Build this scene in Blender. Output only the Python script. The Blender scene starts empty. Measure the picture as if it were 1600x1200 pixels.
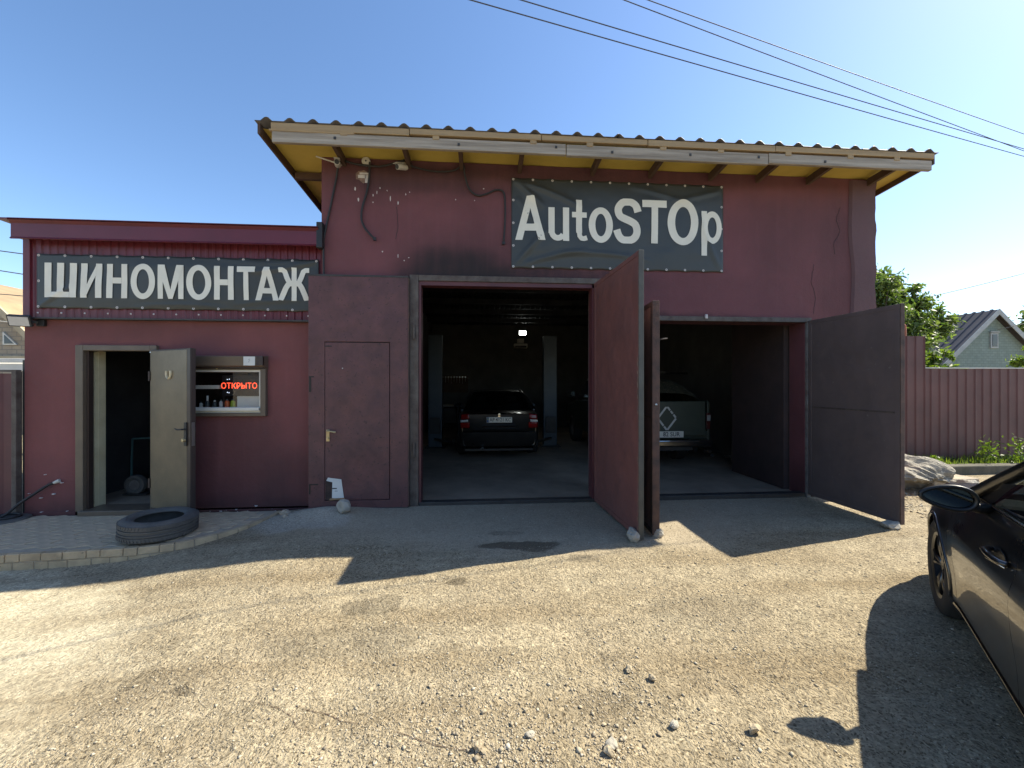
import bpy, bmesh, math, random
import numpy as np
from mathutils import Vector, Matrix, Euler
random.seed(7)
RNG = np.random.default_rng(11)
R = math.radians
sc = bpy.context.scene
COL = sc.collection

# ------------------------------------------------------------------ camera, sky, sun, exposure
cam = bpy.data.cameras.new('camera')
cam.lens = 13.95
cam.sensor_width = 36
cam.clip_start = 0.05
cam.clip_end = 2000
camo = bpy.data.objects.new('camera', cam)
COL.objects.link(camo)
camo.location = (0, -5.3, 1.6)
camo.rotation_euler = (R(90), 0, R(-4.3))
sc.camera = camo

SUN_VEC = Vector((0.93, 0.22, 1.0)).normalized()
SUN_EL = math.asin(SUN_VEC.z)
SUN_AZ = math.atan2(SUN_VEC.x, SUN_VEC.y)
world = bpy.data.worlds.new('World')
sc.world = world
world.use_nodes = True
wn = world.node_tree
wn.nodes.clear()
sky = wn.nodes.new('ShaderNodeTexSky')
sky.sky_type = 'NISHITA'
sky.sun_disc = False
sky.sun_elevation = SUN_EL
sky.sun_rotation = SUN_AZ
sky.air_density = 0.85
sky.dust_density = 0.4
sky.ozone_density = 1.0
bg = wn.nodes.new('ShaderNodeBackground')
bg.inputs['Strength'].default_value = 0.094
wo = wn.nodes.new('ShaderNodeOutputWorld')
hs = wn.nodes.new('ShaderNodeHueSaturation')
hs.inputs['Saturation'].default_value = 1.12
wn.links.new(sky.outputs[0], hs.inputs['Color'])
wn.links.new(hs.outputs[0], bg.inputs[0])
wn.links.new(bg.outputs[0], wo.inputs[0])

sun = bpy.data.lights.new('sun', 'SUN')
sun.energy = 3.5
sun.angle = R(0.5)
sun.color = (1.0, 0.93, 0.76)
suno = bpy.data.objects.new('sun', sun)
COL.objects.link(suno)
suno.rotation_euler = SUN_VEC.to_track_quat('Z', 'Y').to_euler()

vs = sc.view_settings
vs.view_transform = 'Standard'
vs.look = 'None'
vs.gamma = 1.0
vs.use_curve_mapping = False
vs.exposure = 1.5
sc.cycles.max_bounces = 8
sc.cycles.diffuse_bounces = 4
sc.cycles.glossy_bounces = 4
sc.cycles.transparent_max_bounces = 12


# ------------------------------------------------------------------ noise
def make_noise(seed):
    g = np.random.default_rng(seed).random((256, 256))

    def n(x, y):
        x = np.asarray(x, float)
        y = np.asarray(y, float)
        xi = np.floor(x).astype(int)
        yi = np.floor(y).astype(int)
        fx = x - xi
        fy = y - yi
        fx = fx * fx * (3 - 2 * fx)
        fy = fy * fy * (3 - 2 * fy)
        a = g[xi & 255, yi & 255]
        b = g[(xi + 1) & 255, yi & 255]
        c = g[xi & 255, (yi + 1) & 255]
        d = g[(xi + 1) & 255, (yi + 1) & 255]
        return (a * (1 - fx) + b * fx) * (1 - fy) + (c * (1 - fx) + d * fx) * fy - 0.5
    return n


N1, N2, N3 = make_noise(1), make_noise(2), make_noise(3)


def fbm(x, y, n=N1, octs=4):
    s = 0
    a = 1.0
    for k in range(octs):
        s = s + a * n(np.asarray(x) * 2 ** k + 17.3 * k, np.asarray(y) * 2 ** k - 9.1 * k)
        a *= 0.5
    return s


def sstep(v):
    v = np.clip(v, 0, 1)
    return v * v * (3 - 2 * v)


def ground_z(x, y):
    x = np.asarray(x, float)
    y = np.asarray(y, float)
    z = -0.19 * sstep((-1.6 - x) / 2.6)
    z = z + 0.075 * np.exp(-((x + 2.05) / 0.45) ** 2 - ((y + 0.22) / 0.22) ** 2)
    rough = 1 - 0.8 * sstep((y + 1.25) / 0.5) * sstep((x + 1.6) / 0.4) * sstep((5.0 - x) / 0.4)
    near = np.exp(-((np.abs(x - 1) / 14) ** 4)) * np.exp(-((np.abs(y + 3) / 10) ** 4))
    z = z + near * rough * (0.018 * fbm(x * 1.3, y * 1.3, N1, 3) + 0.006 * fbm(x * 6, y * 6, N2, 3))
    # worn tyre ruts
    rut = np.exp(-((x - 0.62 + 0.25 * (y + 3)) / 0.16) ** 2) + np.exp(-((x + 0.75 + 0.25 * (y + 3)) / 0.16) ** 2)
    z = z - near * 0.012 * rut * sstep((-2.2 - y) / 0.8)
    z = np.where((y > 0.05) & (x > -9) & (x < 5.6), np.minimum(z, -0.02), z)
    return z


def gz(x, y):
    return float(ground_z(np.array([x]), np.array([y]))[0])


# ------------------------------------------------------------------ materials
MATS = {}


def nodes_of(name):
    m = bpy.data.materials.new(name)
    m.use_nodes = True
    nt = m.node_tree
    b = nt.nodes['Principled BSDF']
    return m, nt, b


def nd(nt, typ, **kw):
    n = nt.nodes.new(typ)
    for k, v in kw.items():
        if k in n.inputs:
            n.inputs[k].default_value = v
        else:
            setattr(n, k, v)
    return n


def ramp(nt, src, stops):
    r = nt.nodes.new('ShaderNodeValToRGB')
    cr = r.color_ramp
    while len(cr.elements) < len(stops):
        cr.elements.new(0.5)
    for e, (p, c) in zip(cr.elements, stops):
        e.position = p
        e.color = (c, c, c, 1) if isinstance(c, (int, float)) else (*c, 1)
    nt.links.new(src, r.inputs[0])
    return r


def mixc(nt, fac, a, b, blend='MIX'):
    m = nt.nodes.new('ShaderNodeMix')
    m.data_type = 'RGBA'
    m.blend_type = blend
    for sock, v in ((m.inputs[0], fac), (m.inputs[6], a), (m.inputs[7], b)):
        if hasattr(v, 'is_linked'):
            nt.links.new(v, sock)
        elif isinstance(v, (int, float)):
            sock.default_value = v
        else:
            sock.default_value = (*v, 1)
    return m.outputs[2]


def pmat(name, c1, c2=None, scale=6.0, rough=0.7, bump=0.1, bscale=60.0, metallic=0.0, coat=0.0,
         spec=0.5, stretch=(1, 1, 1), rvar=0.1, dist=0.01, fleck=None, dent=0.0):
    """general procedural surface: two tones by two noises, fine bump, uneven gloss"""
    if name in MATS:
        return MATS[name]
    m, nt, b = nodes_of(name)
    c2 = c2 or tuple(v * 0.72 for v in c1)
    tc = nd(nt, 'ShaderNodeTexCoord')
    mp = nd(nt, 'ShaderNodeMapping')
    mp.inputs['Scale'].default_value = stretch
    nt.links.new(tc.outputs['Object'], mp.inputs[0])
    n1 = nd(nt, 'ShaderNodeTexNoise', Scale=scale, Detail=8.0, Roughness=0.62)
    nt.links.new(mp.outputs[0], n1.inputs[0])
    r1 = ramp(nt, n1.outputs[0], [(0.32, 0.0), (0.68, 1.0)])
    col = mixc(nt, r1.outputs[0], c1, c2)
    n2 = nd(nt, 'ShaderNodeTexNoise', Scale=bscale, Detail=6.0, Roughness=0.6)
    nt.links.new(mp.outputs[0], n2.inputs[0])
    if fleck:
        r2 = ramp(nt, n2.outputs[0], [(fleck[1], 0.0), (fleck[1] + 0.04, 1.0)])
        col = mixc(nt, r2.outputs[0], col, fleck[0])
    nt.links.new(col, b.inputs['Base Color'])
    rr = nd(nt, 'ShaderNodeMapRange')
    rr.inputs[3].default_value = max(0.02, rough - rvar)
    rr.inputs[4].default_value = min(1, rough + rvar)
    nt.links.new(n1.outputs[0], rr.inputs[0])
    nt.links.new(rr.outputs[0], b.inputs['Roughness'])
    b.inputs['Metallic'].default_value = metallic
    b.inputs['Coat Weight'].default_value = coat
    b.inputs['Coat Roughness'].default_value = 0.03
    b.inputs['Specular IOR Level'].default_value = spec
    if bump:
        bm = nd(nt, 'ShaderNodeBump', Strength=bump, Distance=dist)
        nt.links.new(n2.outputs[0], bm.inputs['Height'])
        if dent:
            n3 = nd(nt, 'ShaderNodeTexNoise', Scale=2.6, Detail=2.0)
            nt.links.new(mp.outputs[0], n3.inputs[0])
            bm2 = nd(nt, 'ShaderNodeBump', Strength=1.0, Distance=dent)
            nt.links.new(n3.outputs[0], bm2.inputs['Height'])
            nt.links.new(bm2.outputs[0], bm.inputs['Normal'])
        nt.links.new(bm.outputs[0], b.inputs['Normal'])
    MATS[name] = m
    return m


def emat(name, c, s):
    m, nt, b = nodes_of(name)
    b.inputs['Base Color'].default_value = (*c, 1)
    b.inputs['Emission Color'].default_value = (*c, 1)
    b.inputs['Emission Strength'].default_value = s
    MATS[name] = m
    return m


def glassmat(name, tint, refl=1.0, rough=0.02, ior=1.5):
    m = bpy.data.materials.new(name)
    m.use_nodes = True
    nt = m.node_tree
    nt.nodes.clear()
    o = nd(nt, 'ShaderNodeOutputMaterial')
    t = nd(nt, 'ShaderNodeBsdfTransparent')
    t.inputs[0].default_value = (*tint, 1)
    g = nd(nt, 'ShaderNodeBsdfGlossy', Roughness=rough)
    g.inputs[0].default_value = (refl, refl, refl, 1)
    lw = nd(nt, 'ShaderNodeLayerWeight', Blend=0.5)
    p5 = nd(nt, 'ShaderNodeMath', operation='POWER')
    nt.links.new(lw.outputs['Facing'], p5.inputs[0])
    p5.inputs[1].default_value = 4.0
    f0 = ((ior - 1) / (ior + 1)) ** 2
    f = nd(nt, 'ShaderNodeMath', operation='MULTIPLY_ADD')
    nt.links.new(p5.outputs[0], f.inputs[0])
    f.inputs[1].default_value = 1 - f0
    f.inputs[2].default_value = f0
    mx = nd(nt, 'ShaderNodeMixShader')
    nt.links.new(f.outputs[0], mx.inputs[0])
    nt.links.new(t.outputs[0], mx.inputs[1])
    nt.links.new(g.outputs[0], mx.inputs[2])
    nt.links.new(mx.outputs[0], o.inputs[0])
    MATS[name] = m
    return m


def blob(nt, pos, cx, cy, rx, ry, axis=(0, 1), warp=None, soft=0.35):
    """soft-edged stain mask centred at a world place"""
    sep = nd(nt, 'ShaderNodeSeparateXYZ')
    nt.links.new(pos, sep.inputs[0])

    def term(out, c, r):
        s = nd(nt, 'ShaderNodeMath', operation='SUBTRACT')
        nt.links.new(out, s.inputs[0])
        s.inputs[1].default_value = c
        d = nd(nt, 'ShaderNodeMath', operation='DIVIDE')
        nt.links.new(s.outputs[0], d.inputs[0])
        d.inputs[1].default_value = r
        q = nd(nt, 'ShaderNodeMath', operation='MULTIPLY')
        nt.links.new(d.outputs[0], q.inputs[0])
        nt.links.new(d.outputs[0], q.inputs[1])
        return q.outputs[0]
    a = term(sep.outputs[axis[0]], cx, rx)
    c = term(sep.outputs[axis[1]], cy, ry)
    s = nd(nt, 'ShaderNodeMath', operation='ADD')
    nt.links.new(a, s.inputs[0])
    nt.links.new(c, s.inputs[1])
    out = s.outputs[0]
    mr = nd(nt, 'ShaderNodeMapRange')
    mr.interpolation_type = 'SMOOTHSTEP'
    mr.inputs[1].default_value = 1 - soft
    mr.inputs[2].default_value = 1 + soft
    mr.inputs[3].default_value = 1
    mr.inputs[4].default_value = 0
    nt.links.new(out, mr.inputs[0])
    return mr.outputs[0]


def mth(nt, op, a, b=None, clamp=False):
    n = nd(nt, 'ShaderNodeMath', operation=op)
    n.use_clamp = clamp
    for i, v in enumerate((a, b)):
        if v is None:
            continue
        if hasattr(v, 'is_linked'):
            nt.links.new(v, n.inputs[i])
        else:
            n.inputs[i].default_value = v
    return n.outputs[0]


def warped(nt, scale, amount):
    g = nd(nt, 'ShaderNodeNewGeometry')
    n = nd(nt, 'ShaderNodeTexNoise', Scale=scale, Detail=5.0)
    nt.links.new(g.outputs['Position'], n.inputs[0])
    s = nd(nt, 'ShaderNodeVectorMath', operation='SUBTRACT')
    nt.links.new(n.outputs['Color'], s.inputs[0])
    s.inputs[1].default_value = (0.5, 0.5, 0.5)
    k = nd(nt, 'ShaderNodeVectorMath', operation='SCALE')
    k.inputs[3].default_value = amount
    nt.links.new(s.outputs[0], k.inputs[0])
    a = nd(nt, 'ShaderNodeVectorMath', operation='ADD')
    nt.links.new(g.outputs['Position'], a.inputs[0])
    nt.links.new(k.outputs[0], a.inputs[1])
    return g.outputs['Position'], a.outputs[0]


def ground_material():
    m, nt, b = nodes_of('ground')
    pos, wp = warped(nt, 1.6, 0.9)
    _, wf = warped(nt, 7.0, 0.12)
    L = nt.links

    def noise(scale, det=8.0, rough=0.6, p=pos):
        n = nd(nt, 'ShaderNodeTexNoise', Scale=scale, Detail=det, Roughness=rough)
        L.new(p, n.inputs[0])
        return n.outputs[0]
    big = noise(0.9)
    mid = noise(5.0)
    fine = noise(60.0, 6.0)
    base = mixc(nt, ramp(nt, big, [(0.35, 0.0), (0.65, 1.0)]).outputs[0], (0.475, 0.395, 0.265), (0.385, 0.315, 0.21))
    base = mixc(nt, ramp(nt, mid, [(0.45, 0.0), (0.75, 0.7)]).outputs[0], base, (0.26, 0.213, 0.14))
    # pale compacted concrete on the left
    conc = blob(nt, wp, -5.6, -3.9, 3.7, 2.9, soft=0.12)
    conc_c = mixc(nt, ramp(nt, mid, [(0.35, 0.0), (0.7, 1.0)]).outputs[0], (0.58, 0.505, 0.36), (0.49, 0.425, 0.295))
    base = mixc(nt, conc, base, conc_c)
    # worn brownish tracks and drifts of dirt crossing the yard
    mpt = nd(nt, 'ShaderNodeMapping')
    mpt.inputs['Rotation'].default_value = (0, 0, R(-68))
    mpt.inputs['Scale'].default_value = (0.35, 2.6, 1)
    L.new(wf, mpt.inputs[0])
    trk = nd(nt, 'ShaderNodeTexNoise', Scale=1.0, Detail=5.0)
    L.new(mpt.outputs[0], trk.inputs[0])
    base = mixc(nt, ramp(nt, trk.outputs[0], [(0.46, 0.0), (0.66, 0.75)]).outputs[0], base, (0.275, 0.21, 0.125))
    base = mixc(nt, ramp(nt, noise(2.2, 6.0, .7), [(0.52, 0.0), (0.72, 0.55)]).outputs[0], base, (0.30, 0.24, 0.15))
    base = mixc(nt, ramp(nt, noise(1.7, 5.0, .7), [(0.25, 0.5), (0.45, 0.0)]).outputs[0], base, (0.52, 0.45, 0.31))
    # old grey asphalt apron before the gates
    asph = blob(nt, wp, 0.9, 0.3, 3.6, 1.85, soft=0.35)
    asph_c = mixc(nt, ramp(nt, mid, [(0.3, 0.0), (0.7, 1.0)]).outputs[0], (0.33, 0.275, 0.2), (0.42, 0.35, 0.255))
    base = mixc(nt, mth(nt, 'MULTIPLY', asph, 0.75), base, asph_c)
    # grey cement smear beside the step
    cem = blob(nt, wp, -2.15, -0.35, 0.6, 0.35, soft=0.4)
    base = mixc(nt, mth(nt, 'MULTIPLY', cem, 0.8), base, (0.44, 0.39, 0.31))
    # stone chips by cell
    for sc_, amt in ((85.0, 0.7), (38.0, 0.3)):
        v = nd(nt, 'ShaderNodeTexVoronoi', Scale=sc_)
        L.new(wf, v.inputs[0])
        sepc = nd(nt, 'ShaderNodeSeparateColor')
        L.new(v.outputs['Color'], sepc.inputs[0])
        chip = ramp(nt, sepc.outputs[0], [(0.0, 0.5), (0.5, 0.95), (0.9, 1.1), (1.0, 1.45)])
        amt_n = mth(nt, 'MULTIPLY', amt, mth(nt, 'SUBTRACT', 1.0, mth(nt, 'MULTIPLY', asph, 0.5)))
        base = mixc(nt, amt_n, base, mixc(nt, 1.0, base, chip.outputs[0], 'MULTIPLY'))
    # small dark pits between the chips
    for sc_, lim in ((62.0, 0.74), (105.0, 0.66)):
        v = nd(nt, 'ShaderNodeTexVoronoi', Scale=sc_)
        L.new(wf, v.inputs[0])
        sepc = nd(nt, 'ShaderNodeSeparateColor')
        L.new(v.outputs['Color'], sepc.inputs[0])
        pit = mth(nt, 'MULTIPLY', mth(nt, 'GREATER_THAN', sepc.outputs[1], lim), ramp(nt, v.outputs[0], [(0.28, 1.0), (0.5, 0.0)]).outputs[0])
        pit = mth(nt, 'MULTIPLY', pit, mth(nt, 'SUBTRACT', 0.85, mth(nt, 'MULTIPLY', mth(nt, 'MAXIMUM', asph, conc), 0.45)))
        base = mixc(nt, pit, base, mixc(nt, 1.0, base, (0.34, 0.31, 0.27), 'MULTIPLY'))
    # dark dirt and oil
    rough_v = 0.92
    wet = None
    for cx, cy, rx, ry, k in ((0.36, -1.36, 0.42, 0.085, 0.75), (0.55, -1.42, 0.17, 0.12, 0.68), (0.92, -1.72, 0.15, 0.08, 0.42),
                              (-0.2, -2.06, 0.09, 0.06, 0.65), (-0.8, -2.36, 0.23, 0.11, 0.46), (-0.7, -2.3, 0.10, 0.07, 0.4),
                              (0.25, -1.05, 0.2, 0.06, 0.3), (0.62, -3.36, 0.16, 0.13, 0.3), (-1.7, -3.0, 0.22, 0.09, 0.22), (-1.55, -3.12, 0.07, 0.03, 0.55), (-0.9, -2.75, 0.5, 0.16, 0.28), (1.6, -2.6, 0.45, 0.2, 0.18)):
        s = blob(nt, wf, cx, cy, rx, ry, soft=0.3)
        s = mth(nt, 'MULTIPLY', s, k)
        wet = s if wet is None else mth(nt, 'MAXIMUM', wet, s)
    base = mixc(nt, wet, base, mixc(nt, 1.0, base, (0.18, 0.17, 0.16), 'MULTIPLY'))
    # turf far away beyond the yard
    L.new(base, b.inputs['Base Color'])
    rr = mth(nt, 'SUBTRACT', rough_v, mth(nt, 'MULTIPLY', wet, 0.35))
    L.new(rr, b.inputs['Roughness'])
    b.inputs['Specular IOR Level'].default_value = 0.25
    v2 = nd(nt, 'ShaderNodeTexVoronoi', Scale=75.0)
    L.new(wf, v2.inputs[0])
    v3 = nd(nt, 'ShaderNodeTexVoronoi', Scale=24.0)
    L.new(wf, v3.inputs[0])
    h = mth(nt, 'ADD', mth(nt, 'MULTIPLY', v2.outputs[0], -0.5), mth(nt, 'MULTIPLY', v3.outputs[0], -0.6))
    h = mth(nt, 'ADD', h, mth(nt, 'MULTIPLY', fine, 0.7))
    h = mth(nt, 'ADD', h, mth(nt, 'MULTIPLY', noise(220.0, 3.0), 0.35))
    damp = mth(nt, 'SUBTRACT', 1.0, mth(nt, 'MULTIPLY', asph, 0.45))
    damp = mth(nt, 'MULTIPLY', damp, mth(nt, 'SUBTRACT', 1.0, mth(nt, 'MULTIPLY', conc, 0.5)))
    bm = nd(nt, 'ShaderNodeBump', Distance=0.017)
    L.new(mth(nt, 'MULTIPLY', damp, 0.85), bm.inputs['Strength'])
    L.new(h, bm.inputs['Height'])
    L.new(bm.outputs[0], b.inputs['Normal'])
    return m


def plaster_material(name, c1, c2, soot=()):
    m, nt, b = nodes_of(name)
    pos, wp = warped(nt, 4.0, 0.16)
    L = nt.links
    n1 = nd(nt, 'ShaderNodeTexNoise', Scale=0.9, Detail=9.0, Roughness=0.6)
    L.new(pos, n1.inputs[0])
    n2 = nd(nt, 'ShaderNodeTexNoise', Scale=9.0, Detail=8.0, Roughness=0.65)
    L.new(pos, n2.inputs[0])
    mp = nd(nt, 'ShaderNodeMapping')
    mp.inputs['Scale'].default_value = (9, 9, 0.7)
    L.new(pos, mp.inputs[0])
    n3 = nd(nt, 'ShaderNodeTexNoise', Scale=1.0, Detail=6.0)
    L.new(mp.outputs[0], n3.inputs[0])
    col = mixc(nt, ramp(nt, n1.outputs[0], [(0.35, 0.0), (0.65, 1.0)]).outputs[0], c1, c2)
    col = mixc(nt, ramp(nt, n2.outputs[0], [(0.5, 0.0), (0.8, 0.5)]).outputs[0], col, tuple(v * 0.6 + 0.03 for v in c1))
    col = mixc(nt, ramp(nt, n3.outputs[0], [(0.55, 0.0), (0.8, 0.16)]).outputs[0], col, tuple(v * 1.25 + 0.02 for v in c1))
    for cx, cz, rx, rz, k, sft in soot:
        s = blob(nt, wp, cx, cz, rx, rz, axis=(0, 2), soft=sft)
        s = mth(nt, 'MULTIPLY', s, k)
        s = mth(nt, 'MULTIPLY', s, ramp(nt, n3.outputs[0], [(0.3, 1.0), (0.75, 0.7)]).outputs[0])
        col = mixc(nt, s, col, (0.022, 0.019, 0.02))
    L.new(col, b.inputs['Base Color'])
    b.inputs['Roughness'].default_value = 0.75
    b.inputs['Specular IOR Level'].default_value = 0.3
    n4 = nd(nt, 'ShaderNodeTexNoise', Scale=45.0, Detail=8.0, Roughness=0.7)
    L.new(pos, n4.inputs[0])
    h = mth(nt, 'ADD', n4.outputs[0], mth(nt, 'MULTIPLY', n2.outputs[0], 2.2))
    bm = nd(nt, 'ShaderNodeBump', Strength=0.35, Distance=0.012)
    L.new(h, bm.inputs['Height'])
    L.new(bm.outputs[0], b.inputs['Normal'])
    MATS[name] = m
    return m


def brick_material(name, c1, c2, mortar, scale=3.0):
    m, nt, b = nodes_of(name)
    tc = nd(nt, 'ShaderNodeTexCoord')
    mp = nd(nt, 'ShaderNodeMapping')
    mp.inputs['Rotation'].default_value = (R(90), 0, 0)
    nt.links.new(tc.outputs['Object'], mp.inputs[0])
    br = nd(nt, 'ShaderNodeTexBrick', Scale=scale)
    br.inputs['Color1'].default_value = (*c1, 1)
    br.inputs['Color2'].default_value = (*c2, 1)
    br.inputs['Mortar'].default_value = (*mortar, 1)
    br.inputs['Mortar Size'].default_value = 0.022
    nt.links.new(mp.outputs[0], br.inputs[0])
    n = nd(nt, 'ShaderNodeTexNoise', Scale=4.0, Detail=8.0)
    nt.links.new(tc.outputs['Object'], n.inputs[0])
    col = mixc(nt, ramp(nt, n.outputs[0], [(0.4, 0.0), (0.75, 0.5)]).outputs[0], br.outputs[0], tuple(v * 0.6 for v in c1))
    nt.links.new(col, b.inputs['Base Color'])
    b.inputs['Roughness'].default_value = 0.85
    bm = nd(nt, 'ShaderNodeBump', Strength=0.5, Distance=0.02)
    nt.links.new(br.outputs['Fac'], bm.inputs['Height'])
    bm.invert = True
    nt.links.new(bm.outputs[0], b.inputs['Normal'])
    MATS[name] = m
    return m


def leaf_material(name, c1, c2):
    m, nt, b = nodes_of(name)
    oi = nd(nt, 'ShaderNodeNewGeometry')
    r = ramp(nt, oi.outputs['Random Per Island'], [(0.0, c1), (1.0, c2)])
    nt.links.new(r.outputs[0], b.inputs['Base Color'])
    b.inputs['Roughness'].default_value = 0.5
    tr = nd(nt, 'ShaderNodeBsdfTranslucent')
    tr_c = mixc(nt, 1.0, r.outputs[0], (1.5, 1.7, 0.7), 'MULTIPLY')
    nt.links.new(tr_c, tr.inputs[0])
    mx = nd(nt, 'ShaderNodeMixShader')
    mx.inputs[0].default_value = 0.42
    out = nt.nodes['Material Output']
    nt.links.new(b.outputs[0], mx.inputs[1])
    nt.links.new(tr.outputs[0], mx.inputs[2])
    nt.links.new(mx.outputs[0], out.inputs[0])
    MATS[name] = m
    return m


# ------------------------------------------------------------------ mesh helpers
class MB:
    def __init__(self):
        self.v = []
        self.f = []

    def add(self, vs_, fs):
        o = len(self.v)
        self.v += [tuple(p) for p in vs_]
        self.f += [tuple(i + o for i in f) for f in fs]
        return self

    def box(self, x0, x1, y0, y1, z0, z1):
        return self.add([(x0, y0, z0), (x1, y0, z0), (x1, y1, z0), (x0, y1, z0), (x0, y0, z1), (x1, y0, z1), (x1, y1, z1), (x0, y1, z1)],
                        [(0, 3, 2, 1), (4, 5, 6, 7), (0, 1, 5, 4), (1, 2, 6, 5), (2, 3, 7, 6), (3, 0, 4, 7)])

    def hexa(self, a, b):
        """two quads (lists of four points) joined into a solid"""
        return self.add(list(a) + list(b), [(0, 3, 2, 1), (4, 5, 6, 7), (0, 1, 5, 4), (1, 2, 6, 5), (2, 3, 7, 6), (3, 0, 4, 7)])

    def tube(self, pts, r, seg=8, cap=True, flat=1.0):
        pts = [Vector(p) for p in pts]
        rings = []
        prev = None
        for i, p in enumerate(pts):
            a = pts[max(0, i - 1)]
            c = pts[min(len(pts) - 1, i + 1)]
            t = (c - a).normalized()
            up = Vector((0, 0, 1)) if prev is None else prev
            s = t.cross(up)
            if s.length < 1e-4:
                s = t.cross(Vector((1, 0, 0)))
            s.normalize()
            u = s.cross(t).normalized()
            prev = u
            rr = r[i] if isinstance(r, (list, tuple)) else r
            rings.append([p + (s * math.cos(2 * math.pi * k / seg) + u * flat * math.sin(2 * math.pi * k / seg)) * rr for k in range(seg)])
        vs_ = [q for ring in rings for q in ring]
        fs = []
        for i in range(len(pts) - 1):
            for k in range(seg):
                k2 = (k + 1) % seg
                fs.append((i * seg + k, i * seg + k2, (i + 1) * seg + k2, (i + 1) * seg + k))
        if cap:
            fs.append(tuple(range(seg))[::-1])
            fs.append(tuple((len(pts) - 1) * seg + k for k in range(seg)))
        return self.add(vs_, fs)

    def lathe(self, prof, seg=24, axis='Z', c=(0, 0, 0), close=False):
        """prof: (radius, height) points turned about an axis through c"""
        n = len(prof)
        vs_ = []
        for k in range(seg):
            a = 2 * math.pi * k / seg
            for r, h in prof:
                x, y = r * math.cos(a), r * math.sin(a)
                p = {'Z': (x, y, h), 'Y': (x, h, -y), 'X': (h, x, y)}[axis]
                vs_.append((p[0] + c[0], p[1] + c[1], p[2] + c[2]))
        fs = []
        for k in range(seg):
            k2 = (k + 1) % seg
            for i in range(n if close else n - 1):
                j = (i + 1) % n
                fs.append((k * n + i, k2 * n + i, k2 * n + j, k * n + j))
        return self.add(vs_, fs)

    def prism(self, poly, d, plane='XZ', d0=0.0):
        """flat outline pushed through a depth"""
        n = len(poly)
        def P(a, b, e):
            return {'XZ': (a, e, b), 'XY': (a, b, e), 'YZ': (e, a, b)}[plane]
        vs_ = [P(a, b, d0) for a, b in poly] + [P(a, b, d0 + d) for a, b in poly]
        fs = [tuple(range(n)), tuple(range(2 * n - 1, n - 1, -1))]
        fs += [(i, i + n, (i + 1) % n + n, (i + 1) % n) for i in range(n)]
        return self.add(vs_, fs)

    def grid(self, fn, nu, nv, closed_u=False):
        vs_ = [fn(i / nu, j / nv) for i in range(nu + 1) for j in range(nv + 1)]
        fs = [(i * (nv + 1) + j, (i + 1) * (nv + 1) + j, (i + 1) * (nv + 1) + j + 1, i * (nv + 1) + j + 1) for i in range(nu) for j in range(nv)]
        return self.add(vs_, fs)

    def xf(self, M):
        self.v = [tuple(M @ Vector(p)) for p in self.v]
        return self

    def build(self, name, mat, parent=None, smooth=False, bevel=0.0, bseg=2, recenter=False, solid=0.0, fix=True):
        me = bpy.data.meshes.new(name)
        me.from_pydata(self.v, [], self.f)
        if fix:
            bm = bmesh.new()
            bm.from_mesh(me)
            bmesh.ops.remove_doubles(bm, verts=bm.verts, dist=1e-5)
            bmesh.ops.recalc_face_normals(bm, faces=bm.faces)
            bm.to_mesh(me)
            bm.free()
        if smooth:
            me.polygons.foreach_set('use_smooth', [True] * len(me.polygons))
            if smooth != 'all':
                me.set_sharp_from_angle(angle=R(38))
        me.materials.append(MATS[mat] if isinstance(mat, str) else mat)
        return link(name, me, parent, bevel, bseg, solid)


def link(name, me, parent=None, bevel=0.0, bseg=2, solid=0.0):
    o = bpy.data.objects.new(name, me)
    COL.objects.link(o)
    if parent is not None:
        o.parent = parent
        o.matrix_parent_inverse = world_of(parent).inverted()
    if solid:
        md = o.modifiers.new('thickness', 'SOLIDIFY')
        md.thickness = solid
        md.offset = 0
    if bevel:
        md = o.modifiers.new('bevel', 'BEVEL')
        md.width = bevel
        md.segments = bseg
        md.limit_method = 'ANGLE'
        md.angle_limit = R(40)
    return o


def world_of(o):
    M = o.matrix_basis.copy()
    p = o
    while p.parent is not None:
        M = p.parent.matrix_basis @ p.matrix_parent_inverse @ M if False else (world_of(p.parent) @ p.matrix_parent_inverse @ p.matrix_basis)
        return M
    return M


def tag(o, label=None, cat=None, group=None, kind=None):
    if label:
        o['label'] = label
    if cat:
        o['category'] = cat
    if group:
        o['group'] = group
    if kind:
        o['kind'] = kind
    return o


def thing(name, label, cat, loc=(0, 0, 0), rz=0.0, group=None):
    o = bpy.data.objects.new(name, None)
    o.empty_display_size = 0.2
    COL.objects.link(o)
    o.location = loc
    o.rotation_euler = (0, 0, rz)
    return tag(o, label, cat, group)


def copy_tree(o, parent=None):
    c = o.copy()
    COL.objects.link(c)
    if parent is not None:
        c.parent = parent
    for ch in list(o.children):
        copy_tree(ch, c)
    return c


def part(o, parent):
    """hang an object built in local coordinates straight under its parent"""
    o.parent = parent
    o.matrix_parent_inverse = Matrix.Identity(4)
    return o


def smooth_path(pts, n=6):
    """Catmull-Rom through points"""
    P = [Vector(p) for p in pts]
    P = [P[0] * 2 - P[1]] + P + [P[-1] * 2 - P[-2]]
    out = []
    for i in range(1, len(P) - 2):
        for k in range(n):
            t = k / n
            a, b, c, d = P[i - 1], P[i], P[i + 1], P[i + 2]
            out.append(0.5 * ((2 * b) + (c - a) * t + (2 * a - 5 * b + 4 * c - d) * t * t + (3 * b - a - 3 * c + d) * t ** 3))
    out.append(P[-2])
    return out


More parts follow.
